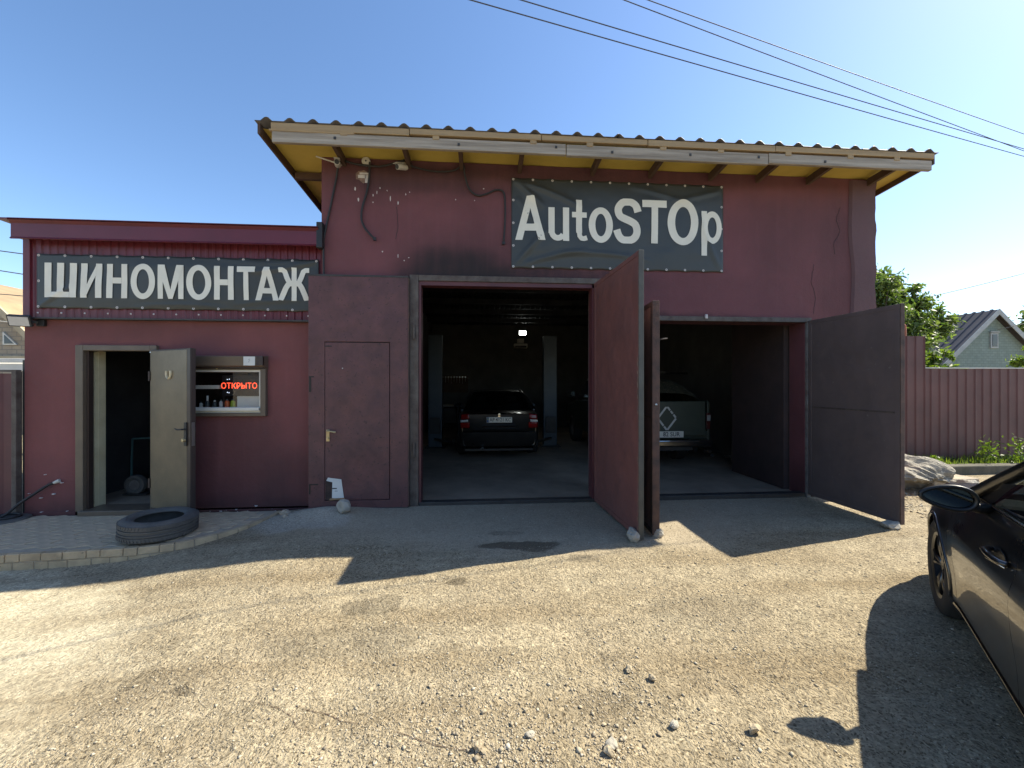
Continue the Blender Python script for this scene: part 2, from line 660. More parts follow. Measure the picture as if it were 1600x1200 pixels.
def wall_mesh(x0, x1, z0, z1, y0, y1, holes=()):
    """upright wall along x with rectangular openings, one clean shell"""
    xs = sorted({x0, x1, *[h[0] for h in holes], *[h[1] for h in holes]})
    zs = sorted({z0, z1, *[h[2] for h in holes], *[h[3] for h in holes]})
    xs = [x for x in xs if x0 <= x <= x1]
    zs = [z for z in zs if z0 <= z <= z1]

    def solid(i, j):
        if i < 0 or j < 0 or i >= len(xs) - 1 or j >= len(zs) - 1:
            return False
        cx, cz = (xs[i] + xs[i + 1]) / 2, (zs[j] + zs[j + 1]) / 2
        return not any(h[0] < cx < h[1] and h[2] < cz < h[3] for h in holes)
    m = MB()
    for i in range(len(xs) - 1):
        for j in range(len(zs) - 1):
            if not solid(i, j):
                continue
            a, b, c, d = xs[i], xs[i + 1], zs[j], zs[j + 1]
            m.add([(a, y0, c), (b, y0, c), (b, y0, d), (a, y0, d)], [(0, 1, 2, 3)])
            m.add([(a, y1, c), (b, y1, c), (b, y1, d), (a, y1, d)], [(3, 2, 1, 0)])
            if not solid(i - 1, j):
                m.add([(a, y0, c), (a, y0, d), (a, y1, d), (a, y1, c)], [(0, 1, 2, 3)])
            if not solid(i + 1, j):
                m.add([(b, y0, c), (b, y0, d), (b, y1, d), (b, y1, c)], [(3, 2, 1, 0)])
            if not solid(i, j - 1):
                m.add([(a, y0, c), (b, y0, c), (b, y1, c), (a, y1, c)], [(3, 2, 1, 0)])
            if not solid(i, j + 1):
                m.add([(a, y0, d), (b, y0, d), (b, y1, d), (a, y1, d)], [(0, 1, 2, 3)])
    return m


def corr_profile(u0, u1, pitch, depth, flat=0.55, slope=0.15):
    """trapezoid sheet section: points (u, d)"""
    pts = []
    u = u0
    while u < u1 - 1e-6:
        for a, d in ((0, 0), (flat, 0), (flat + slope, depth), (1 - slope, depth)):
            x = u + a * pitch
            if x < u1:
                pts.append((x, d))
        u += pitch
    pts.append((u1, 0))
    return pts


def text_mesh(body, size, name, bold=0.0, align='CENTER', sx=1.0, extrude=0.001):
    cu = bpy.data.curves.new(name, 'FONT')
    cu.body = body
    cu.size = size
    cu.align_x = align
    cu.align_y = 'CENTER'
    cu.offset = bold
    cu.extrude = extrude
    cu.resolution_u = 3
    o = bpy.data.objects.new(name, cu)
    COL.objects.link(o)
    dg = bpy.context.evaluated_depsgraph_get()
    me = bpy.data.meshes.new_from_object(o.evaluated_get(dg))
    bpy.data.objects.remove(o)
    me.transform(Matrix.Diagonal((sx, 1, 1, 1)))
    me.materials.clear()
    return me


def ico_verts(sub=2):
    bm = bmesh.new()
    bmesh.ops.create_icosphere(bm, subdivisions=sub, radius=1)
    v = np.array([p.co[:] for p in bm.verts])
    f = [tuple(q.index for q in fc.verts) for fc in bm.faces]
    bm.free()
    return v, f


def rock_mesh(name, size, seed, sub=3, rough=0.35, facets=7):
    rng = np.random.default_rng(seed)
    v, f = ico_verts(sub)
    d = np.ones(len(v))
    for _ in range(facets):            # chopped faces give the angular look
        n = rng.normal(size=3)
        n /= np.linalg.norm(n)
        c = rng.uniform(0.55, 0.85)
        dp = v @ n
        d = np.minimum(d, np.where(dp > 1e-3, c / np.maximum(dp, 1e-3), 9))
    v = v * d[:, None]
    nn = make_noise(seed + 50)
    k = fbm(v[:, 0] * 2.3 + v[:, 2] * 1.7, v[:, 1] * 2.3 - v[:, 2] * 1.1, nn, 6)
    v = v * (1 + rough * k)[:, None]
    v = v * np.array(size)
    v[:, 2] -= v[:, 2].min() * 0.85
    me = bpy.data.meshes.new(name)
    me.from_pydata(v.tolist(), [], f)
    return me


# ------------------------------------------------------------------ palette
pmat('maroon_metal', (0.115, 0.032, 0.036), (0.085, 0.026, 0.03), 3.0, 0.5, 0.12, 40, dist=0.004)
pmat('maroon_gate', (0.13, 0.05, 0.05), (0.08, 0.036, 0.037), 5.0, 0.55, 0.6, 30, rvar=0.2, dist=0.007, dent=.03, fleck=((.05, .024, .026), .62))
pmat('cladding_red', (0.1350, 0.0180, 0.0288), (0.1035, 0.0162, 0.0252), 2.0, 0.38, 0.05, 30)
pmat('fence_maroon', (0.14, 0.052, 0.046), (0.10, 0.042, 0.038), 1.6, 0.55, 0.08, 30)
pmat('dark_sheet', (0.155, 0.118, 0.110), (0.12, 0.094, 0.088), 2.2, 0.45, 0.25, 20, rvar=.15, dent=.03, fleck=((.19, .165, .15), .66))
pmat('rust_edge', (0.13, 0.07, 0.05), (0.055, 0.04, 0.035), 9.0, 0.75, 0.5, 50)
pmat('frame_steel', (0.1235, 0.1040, 0.0858), (0.0650, 0.0442, 0.0364), 8.0, 0.65, 0.4, 50)
pmat('dark_steel', (0.05, 0.048, 0.045), (0.03, 0.027, 0.025), 6.0, 0.55, 0.3, 60)
pmat('black_plastic', (0.015, 0.015, 0.016), (0.022, 0.022, 0.022), 12, 0.5, 0.1, 80)
pmat('cable_black', (0.018, 0.017, 0.018), (0.028, 0.026, 0.026), 20, 0.6, 0.1, 80)
pmat('white_plastic', (0.62, 0.6, 0.54), (0.5, 0.48, 0.42), 14, 0.45, 0.05, 80)
pmat('cream_wall', (0.5980, 0.5290, 0.3450), (0.4830, 0.4140, 0.2530), 4.0, 0.8, 0.4, 30, fleck=((0.2, 0.17, 0.12), 0.68))
pmat('door_olive', (0.175, 0.135, 0.08), (0.12, 0.093, 0.055), 3.0, 0.42, 0.12, 60)
pmat('door_brown', (0.05, 0.032, 0.026), (0.038, 0.026, 0.022), 6, 0.45, 0.1, 60)
pmat('roller_brown', (0.1365, 0.1014, 0.0715), (0.1105, 0.0832, 0.0598), 5, 0.4, 0.05, 60)
pmat('pvc_white', (0.6900, 0.6670, 0.5980), (0.5750, 0.5520, 0.4830), 5, 0.35, 0.02, 60)
pmat('banner_cloth', (0.036, 0.039, 0.036), (0.047, 0.051, 0.047), 2.5, 0.42, 0.15, 200, rvar=0.08)
pmat('banner_print', (0.8052, 0.7686, 0.6466), (0.7076, 0.6710, 0.5612), 3.0, 0.5, 0.1, 200)
pmat('new_wood', (0.40, 0.285, 0.15), (0.30, 0.205, 0.105), 3.0, 0.7, 0.25, 30, stretch=(0.35, 6, 6))
pmat('old_wood', (0.46, 0.40, 0.32), (0.20, 0.165, 0.125), 3.0, 0.8, 0.45, 26, stretch=(0.3, 7, 7))
pmat('rafter_wood', (0.10, 0.055, 0.032), (0.07, 0.04, 0.026), 4.0, 0.8, 0.3, 30)
pmat('membrane', (0.62, 0.46, 0.10), (0.52, 0.385, 0.08), 2.2, 0.6, 0.5, 5.0, dist=0.02)
pmat('roof_metal', (0.085, 0.07, 0.062), (0.06, 0.05, 0.046), 3.0, 0.5, 0.05, 40)
pmat('interior_wall', (0.1190, 0.1092, 0.0980), (0.0700, 0.0644, 0.0588), 1.5, 0.9, 0.3, 20)
pmat('interior_tin', (0.06, 0.06, 0.06), (0.035, 0.035, 0.035), 3.0, 0.75, 0.05, 20, spec=.2)
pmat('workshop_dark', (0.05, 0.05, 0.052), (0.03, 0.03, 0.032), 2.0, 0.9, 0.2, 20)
pmat('garage_floor', (0.36, 0.275, 0.195), (0.21, 0.165, 0.12), 1.6, 0.85, 0.4, 24)
pmat('paver_grey', (0.58, 0.44, 0.29), (0.40, 0.31, 0.21), 5.0, 0.85, 0.5, 50)
pmat('kerb_tile', (0.54, 0.40, 0.24), (0.34, 0.25, 0.15), 6.0, 0.75, 0.6, 26, fleck=((0.2, 0.15, 0.1), 0.66))
pmat('cement', (0.45, 0.37, 0.27), (0.31, 0.255, 0.19), 5.0, 0.9, 0.5, 40)
pmat('rubber', (0.0675, 0.0645, 0.0600), (0.1125, 0.1050, 0.0930), 7.0, 0.8, 0.3, 60)
pmat('car_tyre', (0.016, 0.016, 0.016), (0.03, 0.028, 0.026), 8.0, 0.8, 0.2, 60)
pmat('stone_grey', (0.4320, 0.3960, 0.3240), (0.3000, 0.2700, 0.2220), 7.0, 0.9, 0.8, 26)
pmat('boulder_stone', (0.34, 0.30, 0.235), (0.17, 0.155, 0.13), 3.2, 0.9, 0.9, 14, dist=0.03, fleck=((0.46, 0.41, 0.32), 0.6))
pmat('gravel_stone', (0.46, 0.38, 0.26), (0.34, 0.275, 0.18), 22.0, 0.9, 0.3, 80)
pmat('car_black', (0.008, 0.0075, 0.007), (0.018, 0.016, 0.013), 3.0, 0.3, 0.0, 60, coat=.8, rvar=0.08)
pmat('car_trim', (0.01, 0.01, 0.01), (0.014, 0.014, 0.014), 9.0, 0.4, 0.0)
pmat('chrome', (0.62, 0.6, 0.56), (0.56, 0.54, 0.5), 4.0, 0.12, 0.0, metallic=1.0, rvar=0.05)
pmat('alloy', (0.15, 0.15, 0.15), (0.11, 0.11, 0.11), 4.0, 0.35, 0.0, metallic=1.0)
pmat('mirror_glass', (0.12, 0.13, 0.13), (0.10, 0.11, 0.11), 3.0, 0.06, 0.0, metallic=1.0, rvar=0.03)
pmat('red_lens', (0.22, 0.008, 0.007), (0.16, 0.006, 0.006), 9.0, 0.15, 0.0)
pmat('clear_lens', (0.6, 0.58, 0.55), (0.5, 0.48, 0.46), 9.0, 0.15, 0.0)
pmat('plate_white', (0.72, 0.69, 0.58), (0.66, 0.63, 0.54), 9.0, 0.4, 0.0)
pmat('plate_blue', (0.02, 0.09, 0.24), (0.02, 0.08, 0.22), 9.0, 0.4, 0.0)
pmat('ink', (0.008, 0.008, 0.008), (0.01, 0.01, 0.01), 9.0, 0.5, 0.0)
pmat('pickup_green', (0.042, 0.052, 0.034), (0.032, 0.040, 0.027), 3.0, 0.45, 0.05, 40)
pmat('camo_cloth', (0.055, 0.048, 0.026), (0.02, 0.024, 0.013), 9.0, 0.9, 0.9, 24, dist=0.03, fleck=((0.09, 0.075, 0.045), 0.56))
pmat('tape_white', (0.62, 0.6, 0.55), (0.5, 0.48, 0.44), 20.0, 0.6, 0.1)
pmat('lift_blue', (0.055, 0.078, 0.10), (0.04, 0.06, 0.08), 3.0, 0.45, 0.1, 40)
pmat('cabinet_teal', (0.03, 0.085, 0.085), (0.025, 0.065, 0.065), 3.0, 0.5, 0.1, 40)
pmat('cardboard', (0.30, 0.19, 0.10), (0.24, 0.15, 0.08), 4.0, 0.85, 0.2, 30)
pmat('brass', (0.62, 0.5, 0.28), (0.45, 0.34, 0.18), 8.0, 0.4, 0.2, 40, metallic=0.6)
pmat('horseshoe_brass', (0.72, 0.62, 0.42), (0.6, 0.5, 0.32), 8.0, 0.4, 0.1, 40)
pmat('paper', (0.68, 0.68, 0.64), (0.6, 0.6, 0.56), 6.0, 0.8, 0.1, 60)
pmat('steel_bright', (0.55, 0.55, 0.55), (0.45, 0.45, 0.45), 6.0, 0.3, 0.05, metallic=1.0)
pmat('can_orange', (0.6, 0.13, 0.035), None, 6.0, 0.4, 0.0)
pmat('can_green', (0.38, 0.45, 0.03), None, 6.0, 0.4, 0.0)
pmat('can_dark', (0.035, 0.045, 0.05), None, 6.0, 0.4, 0.0)
pmat('can_white', (0.55, 0.55, 0.52), None, 6.0, 0.4, 0.0)
pmat('orange_paint', (0.42, 0.13, 0.055), (0.3, 0.1, 0.05), 9.0, 0.6, 0.2)
pmat('white_canopy', (0.70, 0.67, 0.6), (0.6, 0.57, 0.5), 2.0, 0.6, 0.1, 30)
pmat('tan_roof', (0.38, 0.27, 0.15), (0.28, 0.195, 0.11), 1.4, 0.8, 0.3, 8)
pmat('verge_tan', (0.5, 0.41, 0.27), (0.4, 0.32, 0.2), 3.0, 0.7, 0.2, 20)
pmat('slate_roof', (0.095, 0.08, 0.08), (0.06, 0.052, 0.055), 1.0, 0.7, 0.2, 12)
pmat('verge_grey', (0.42, 0.43, 0.42), (0.34, 0.35, 0.34), 3.0, 0.7, 0.1, 20)
pmat('window_dark', (0.03, 0.035, 0.045), (0.04, 0.045, 0.055), 3.0, 0.15, 0.0)
pmat('bark', (0.10, 0.075, 0.055), (0.065, 0.05, 0.038), 6.0, 0.9, 0.7, 18)
pmat('paint_fleck', (0.62, 0.58, 0.55), (0.5, 0.46, 0.44), 20.0, 0.7, 0.1)
pmat('wall_patch', (0.30, 0.2, 0.15), (0.14, 0.09, 0.08), 20.0, 0.9, 0.5, 40)
pmat('seat_cloth', (0.02, 0.02, 0.022), (0.03, 0.03, 0.03), 20.0, 0.9, 0.2)
pmat('twig_brown', (0.09, 0.05, 0.035), (0.06, 0.035, 0.025), 20.0, 0.9, 0.3)
brick_material('brick_tan', (0.42, 0.35, 0.26), (0.35, 0.28, 0.2), (0.24, 0.21, 0.17), 1.6)
brick_material('brick_pale_green', (0.25, 0.305, 0.265), (0.215, 0.268, 0.235), (0.17, 0.21, 0.185), 2.0)
leaf_material('leaf_green', (0.06, 0.10, 0.026), (0.16, 0.2, 0.065))
leaf_material('leaf_bright', (0.07, 0.12, 0.015), (0.16, 0.21, 0.03))
leaf_material('grass_green', (0.08, 0.12, 0.02), (0.2, 0.24, 0.05))
glassmat('pane_glass', (0.95, 0.97, 0.96), 1.0, ior=2.1)
glassmat('car_glass', (0.32, 0.36, 0.35), 1.0)
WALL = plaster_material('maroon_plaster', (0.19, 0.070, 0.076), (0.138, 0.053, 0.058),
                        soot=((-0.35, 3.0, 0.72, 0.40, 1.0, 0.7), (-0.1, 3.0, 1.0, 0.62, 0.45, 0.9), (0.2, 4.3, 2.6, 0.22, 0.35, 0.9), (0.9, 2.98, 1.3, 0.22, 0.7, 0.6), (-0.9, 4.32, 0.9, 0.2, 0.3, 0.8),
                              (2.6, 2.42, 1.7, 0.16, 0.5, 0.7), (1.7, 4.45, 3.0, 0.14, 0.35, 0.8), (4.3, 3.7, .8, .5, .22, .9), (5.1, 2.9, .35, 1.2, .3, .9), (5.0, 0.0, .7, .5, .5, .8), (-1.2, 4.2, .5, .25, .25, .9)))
WALL2 = plaster_material('maroon_plaster_low', (0.20, 0.070, 0.068), (0.15, 0.055, 0.054), soot=((-4.0, -0.25, 3.0, 0.36, 0.6, 0.8), (-3.1, 0.45, 0.5, 0.9, 0.3, .9), (-4.6, 2.3, .8, .18, .25, .8), (-2.5, 0.2, .35, .5, .4, .9)))
STRIP = plaster_material('grey_plaster', (0.14, 0.075, 0.08), (0.115, 0.066, 0.07))
MATS['ground'] = ground_material()


# ------------------------------------------------------------------ ground
def build_ground():
    def axis(lo, hi, step, far):
        a = list(np.arange(lo, hi + 1e-6, step))
        s = step
        x = hi
        while x < far:
            s *= 1.35
            x += s
            a.append(x)
        s = step
        x = lo
        while x > -far:
            s *= 1.35
            x -= s
            a.insert(0, x)
        return np.array(a)
    xs = axis(-6.5, 7.5, 0.04, 420)
    ys = axis(-5.4, 1.2, 0.035, 420)
    X, Y = np.meshgrid(xs, ys, indexing='ij')
    Z = ground_z(X, Y)
    nx, ny = len(xs), len(ys)
    co = np.stack([X, Y, Z], -1).reshape(-1, 3)
    idx = np.arange(nx * ny).reshape(nx, ny)
    q = np.stack([idx[:-1, :-1], idx[1:, :-1], idx[1:, 1:], idx[:-1, 1:]], -1).reshape(-1, 4)
    me = mesh_np('ground', co, q)
    me.polygons.foreach_set('use_smooth', np.ones(len(q), bool))
    me.materials.append(MATS['ground'])
    o = bpy.data.objects.new('ground', me)
    COL.objects.link(o)
    tag(o, kind='structure')
    return o


def mesh_np(name, co, faces):
    me = bpy.data.meshes.new(name)
    n = faces.shape[1]
    me.vertices.add(len(co))
    me.vertices.foreach_set('co', np.ascontiguousarray(co, np.float32).ravel())
    me.loops.add(faces.size)
    me.loops.foreach_set('vertex_index', np.ascontiguousarray(faces, np.int32).ravel())
    me.polygons.add(len(faces))
    me.polygons.foreach_set('loop_start', np.arange(0, faces.size, n, dtype=np.int32))
    me.update(calc_edges=True)
    me.validate()
    return me


ground = build_ground()


def scatter_gravel():
    n = 85000
    cx, cy = 0.0, -5.3
    # density falls off with distance so that stones stay a few pixels apart
    t = 1.15 + 4.8 * RNG.random(n) ** 1.7
    th = R(90 - 4.3) - (RNG.random(n) - 0.5) * R(116)
    x = cx + t * np.cos(th) / np.maximum(np.cos(th - R(85.7)), 0.45)
    y = cy + t * np.sin(th) / np.maximum(np.cos(th - R(85.7)), 0.45)
    clump = fbm(x * 1.1, y * 1.1, N3, 3) + 0.6 * fbm(x * 5, y * 5, N2, 2)
    ok = (y < -0.1) & (clump + 0.5 * (RNG.random(n) - 0.5) > -0.30)
    asph = ((x + 0.2) / 2.9) ** 2 + ((y - 0.3) / 1.75) ** 2 < 1
    ok &= ~(asph & (RNG.random(n) > 0.12))
    ok &= ~((x < -2.2) & (y > -1.35))
    ok &= ~((x < -1.9) & (RNG.random(n) > 0.45))
    x, y, t = x[ok], y[ok], t[ok]
    n = len(x)
    s = 0.0018 + 0.0026 * RNG.random(n) ** 1.5 + 0.007 * RNG.random(n) ** 26
    patch = np.exp(-((x - 0.3) / 0.9) ** 2 - ((y + 3.6) / 0.45) ** 2)
    s = s * (1 + 0.9 * patch * RNG.random(n))
    base = np.array([(1, 0, 0), (-1, 0, 0), (0, 1, 0), (0, -1, 0), (0, 0, 1), (0, 0, -1)], float)
    fs = np.array([(0, 2, 4), (2, 1, 4), (1, 3, 4), (3, 0, 4), (2, 0, 5), (1, 2, 5), (3, 1, 5), (0, 3, 5)])
    V = base[None] * (0.65 + 0.7 * RNG.random((n, 6, 1)))
    V = V + (RNG.random((n, 6, 3)) - 0.5) * 0.5
    V[:, :, 2] *= 0.62
    a = RNG.random(n) * 6.283
    c, sn = np.cos(a), np.sin(a)
    X = V[:, :, 0] * c[:, None] * 1.25 - V[:, :, 1] * sn[:, None]
    Y = V[:, :, 0] * sn[:, None] * 1.25 + V[:, :, 1] * c[:, None]
    z0 = ground_z(x, y)
    co = np.stack([X * s[:, None] + x[:, None], Y * s[:, None] + y[:, None], V[:, :, 2] * s[:, None] + (z0 + s * 0.25)[:, None]], -1)
    F = (fs[None] + 6 * np.arange(n)[:, None, None]).reshape(-1, 3)
    me = mesh_np('gravel', co.reshape(-1, 3), F)
    m, nt, b = nodes_of('gravel_mix')
    g = nd(nt, 'ShaderNodeNewGeometry')
    r = ramp(nt, g.outputs['Random Per Island'], [(0.0, (0.24, 0.20, 0.145)), (0.35, (0.36, 0.30, 0.21)), (0.8, (0.43, 0.37, 0.27)), (1.0, (0.54, 0.48, 0.38))])
    nt.links.new(r.outputs[0], b.inputs['Base Color'])
    b.inputs['Roughness'].default_value = 0.9
    me.materials.append(m)
    o = bpy.data.objects.new('gravel', me)
    COL.objects.link(o)
    tag(o, 'fine pale gravel strewn over the sunlit yard', 'gravel', kind='stuff')


scatter_gravel()


# ================================================================== tall garage
def zr(y):
    return 4.63 - 0.075 * (y + 0.5)


GX0, GX1 = -2.07, 5.62
garage = thing('garage_building', 'tall maroon plastered garage with two open gateways and a yellow lined eave', 'garage', (1.8, 0, 0))
OP1 = (-0.83, 1.52, -0.2, 2.95)
OP2 = (1.98, 4.56, -0.2, 2.47)
wall_mesh(GX0, GX1, -0.2, 4.535, 0.0, 0.28, [OP1, OP2]).build('front_wall', 'maroon_plaster', garage)
for xa, xb in ((GX0 + 0.001, GX0 + 0.25), (GX1 - 0.25, GX1 - 0.001)):
    m = MB()
    m.hexa([(xa, 0.28, -0.2), (xb, 0.28, -0.2), (xb, 9.3, -0.2), (xa, 9.3, -0.2)],
           [(xa, 0.28, 4.535), (xb, 0.28, 4.535), (xb, 9.3, 3.85), (xa, 9.3, 3.85)])
    m.build('side_wall', 'maroon_plaster', garage)
MB().box(GX0 + 0.25, GX1 - 0.25, 9.05, 9.3, -0.2, 3.86).build('back_wall', 'interior_wall', garage)
# inside lining, grimy grey, its colour set low to keep the interior dim
MB().box(GX0 + 0.252, GX0 + 0.27, 0.285, 9.04, 0.03, 3.84).build('wall_lining', 'interior_wall', garage)
MB().box(GX1 - 0.27, GX1 - 0.252, 0.285, 9.04, 0.03, 3.84).build('wall_lining', 'interior_wall', garage)
MB().box(GX0 + 0.28, -0.835, 0.283, 0.3, 0.03, 3.84).build('wall_lining', 'interior_wall', garage)
MB().box(4.57, GX1 - 0.28, 0.283, 0.3, 0.03, 3.84).build('wall_lining', 'interior_wall', garage)
# short inner partition beside the right gateway
MB().hexa([(4.50, 0.32, 0.03), (4.60, 0.32, 0.03), (4.60, 1.55, 0.03), (4.50, 1.55, 0.03)],
          [(4.50, 0.32, 2.9), (4.60, 0.32, 2.9), (4.60, 1.55, 2.9), (4.50, 1.55, 2.9)]).build('inner_partition', pmat('partition_brown', (0.075, 0.05, 0.045), (0.05, 0.036, 0.034), 2.0, 0.8, 0.3, 20), garage)
MB().box(1.6, 1.9, 0.29, 0.6, 0.03, 2.96).build('inner_pier', 'interior_wall', garage)
# rough grey plaster strip at the right corner, its outer edge ragged
m = MB()
zz = np.linspace(-0.15, 4.5, 60)
sx0 = [5.24 + 0.05 * float(fbm(z * 1.3, 3.1, N1, 4)) for z in zz]
sx1 = [5.635 + 0.055 * float(fbm(z * 4.0, 8.7, N2, 4)) for z in zz]
vs_ = []
for z, a, b in zip(zz, sx0, sx1):
    vs_ += [(a, -0.004, z), (a + 0.03, -0.03, z), (b - 0.03, -0.035 - 0.02 * float(N1(z * 7, 1)), z), (b, 0.0, z), (b, 0.24, z)]
fs = []
for i in range(len(zz) - 1):
    for k in range(4):
        fs.append((i * 5 + k, i * 5 + k + 1, (i + 1) * 5 + k + 1, (i + 1) * 5 + k))
m.add(vs_, fs)
m.build('corner_plaster', 'grey_plaster', garage, smooth=True)

# floor inside (a thin slab of its own)
fl = MB().box(GX0 + 0.25, GX1 - 0.25, 0.0, 9.05, -0.1, 0.022).build('garage_floor', 'garage_floor')
tag(fl, kind='structure')
MB().box(-0.83, 1.52, -0.02, 0.10, -0.05, 0.045).build('threshold', 'dark_steel', garage, bevel=0.006)
MB().box(1.98, 4.56, -0.02, 0.10, -0.05, 0.06).build('threshold', 'dark_steel', garage, bevel=0.006)

# roof: ribbed sheets running front to back
y0, y1 = -0.532, 9.6
edge = np.linspace(-2.61, 5.97, 9)
for i in range(8):
    prof = []
    a, b = edge[i], edge[i + 1]
    pitch = 8.58 / 33
    u = a
    k0 = round((a + 2.61) / pitch * 12)
    k1 = round((b + 2.61) / pitch * 12)
    for k in range(k0, k1 + 1):
        ph = (k % 12) / 12
        d = 0.0
        if 0.30 <= ph <= 0.70:
            d = 0.044 * math.sin((ph - 0.30) / 0.40 * math.pi) ** 0.65
        prof.append((-2.61 + k * pitch / 12, d))
    m = MB()
    lift = 0.002 * (i % 2)
    vs_ = [(x, y0, zr(y0) + d + lift) for x, d in prof] + [(x, y1, zr(y1) + d + lift) for x, d in prof]
    n = len(prof)
    m.add(vs_, [(j, j + 1, j + 1 + n, j + n) for j in range(n - 1)])
    m.build('roof_sheet', 'roof_metal', garage, smooth=True, solid=0.006)
# boards along the eave
yb = -0.52
xs_b = [-2.44, -0.86, 0.72, 2.05, 3.72, 5.93]
for i in range(5):
    a, b = xs_b[i] + 0.004, xs_b[i + 1] - 0.004
    dz = (-0.012, 0.0, 0.004, -0.006, 0.0)[i]
    MB().box(a, b, yb - 0.004 * (i % 2), yb + 0.05, zr(yb) - 0.072 + dz, zr(yb) - 0.003 + dz * 0.2).build('batten', 'new_wood', garage, bevel=0.004)
MB().box(-2.46, -1.5, yb + 0.002, yb + 0.045, zr(yb) - 0.10, zr(yb) - 0.078).build('batten', 'new_wood', garage, bevel=0.003)
for x in (-1.62, -0.55, 0.62, 1.32, 2.25, 3.0, 3.9, 4.75, 5.4):
    MB().box(x - 0.04, x + 0.04, yb + 0.003, yb + 0.04, zr(yb) - 0.115, zr(yb) - 0.068).build('spacer_block', 'new_wood', garage, bevel=0.003)
for a, b, t in ((-2.43, 1.02, 0.0), (1.03, 3.63, -0.01), (3.64, 5.90, 0.006)):
    MB().box(a, b, yb + 0.01, yb + 0.055, 4.405 + t, 4.535 + t * 0.4).build('fascia_board', 'old_wood', garage, bevel=0.005)
for x, z in ((-1.72, 4.48), (-0.28, 4.47), (0.9, 4.49), (1.6, 4.46), (2.6, 4.47), (3.5, 4.48), (4.4, 4.46)):
    MB().box(x - 0.013, x + 0.013, yb + 0.002, yb + 0.012, z - 0.015, z + 0.015).build('bolt_plate', 'dark_steel', garage)
# yellow membrane lining under the sheets, sagging a little between the rafters
RAFT = [-1.78, -0.95, -0.27, 0.5, 1.49, 2.3, 3.16, 3.85, 4.6, 5.5]
def lining(u, v):
    x = -2.56 + u * (5.93 + 2.56)
    y = -0.45 + v * (1.9)
    return (x, y, zr(y) - 0.035 - 0.018 * abs(math.sin(u * 33)) - 0.01 * float(N1(x * 4, y * 4)))
MB().grid(lining, 110, 10).build('eave_lining', 'membrane', garage, smooth='all')
for x in RAFT:
    m = MB()
    m.hexa([(x - 0.025, -0.46, zr(-0.46) - 0.17), (x + 0.025, -0.46, zr(-0.46) - 0.17), (x + 0.025, 0.02, zr(0.02) - 0.17), (x - 0.025, 0.02, zr(0.02) - 0.17)],
           [(x - 0.025, -0.46, zr(-0.46) - 0.07), (x + 0.025, -0.46, zr(-0.46) - 0.07), (x + 0.025, 0.02, zr(0.02) - 0.07), (x - 0.025, 0.02, zr(0.02) - 0.07)])
    m.build('rafter', 'rafter_wood', garage, bevel=0.004)
for y in (0.35, 1.3):
    MB().box(-2.55, -2.075, y - 0.03, y + 0.03, zr(y) - 0.16, zr(y) - 0.075).build('lookout', 'rafter_wood', garage)
    MB().box(5.63, 5.92, y - 0.03, y + 0.03, zr(y) - 0.16, zr(y) - 0.075).build('lookout', 'rafter_wood', garage)
for xa, xb, mt in ((-2.595, -2.565, 'rafter_wood'), (5.925, 5.955, 'rafter_wood')):
    MB().hexa([(xa, -0.5, zr(-0.5) - 0.13), (xb, -0.5, zr(-0.5) - 0.13), (xb, 9.5, zr(9.5) - 0.13), (xa, 9.5, zr(9.5) - 0.13)],
              [(xa, -0.5, zr(-0.5) - 0.01), (xb, -0.5, zr(-0.5) - 0.01), (xb, 9.5, zr(9.5) - 0.01), (xa, 9.5, zr(9.5) - 0.01)]).build('verge_board', mt, garage, bevel=0.004)
# tin ceiling and cross beams inside
prof = corr_profile(GX0 + 0.26, GX1 - 0.26, 0.15, 0.022)
n = len(prof)
m = MB()
m.add([(x, 0.3, zr(0.3) - 0.19 + d) for x, d in prof] + [(x, 9.04, zr(9.04) - 0.19 + d) for x, d in prof], [(j, j + 1, j + 1 + n, j + n) for j in range(n - 1)])
m.build('tin_ceiling', 'interior_tin', garage)
for y in (1.5, 3.0, 4.6, 5.7, 6.8, 7.9):
    MB().box(GX0 + 0.27, GX1 - 0.27, y - 0.05, y + 0.05, zr(y) - 0.36, zr(y) - 0.215).build('ceiling_beam', 'interior_tin', garage)

# steel frames round both gateways
fr = garage
MB().box(-0.945, -0.832, -0.035, 0.02, -0.06, 3.03).build('gate_frame', 'frame_steel', garage, bevel=0.005)
MB().box(-0.831, -0.80, -0.012, 0.14, -0.02, 2.948).build('gate_jamb', 'maroon_metal', garage)
MB().box(-0.83, 1.63, -0.032, 0.02, 2.955, 3.03).build('gate_frame', 'frame_steel', garage, bevel=0.005)
MB().box(-0.80, 1.49, -0.01, 0.14, 2.90, 2.953).build('gate_jamb', 'maroon_metal', garage)
MB().box(1.525, 1.62, -0.03, 0.02, -0.03, 2.953).build('gate_frame', 'frame_steel', garage, bevel=0.005)
MB().box(1.49, 1.522, -0.01, 0.14, -0.02, 2.90).build('gate_jamb', 'maroon_metal', garage)
MB().box(1.86, 4.64, -0.034, 0.02, 2.47, 2.535).build('gate_frame', 'frame_steel', garage, bevel=0.005)
MB().box(4.565, 4.625, -0.034, 0.02, 0.0, 2.468).build('gate_frame', 'steel_worn' if 'steel_worn' in MATS else pmat('steel_worn', (0.21, 0.2, 0.185), (0.10, 0.08, 0.07), 7.0, 0.6, 0.4, 40), garage, bevel=0.005)
MB().box(1.9, 1.975, -0.03, 0.02, 0.0, 2.468).build('gate_frame', 'frame_steel', garage, bevel=0.005)
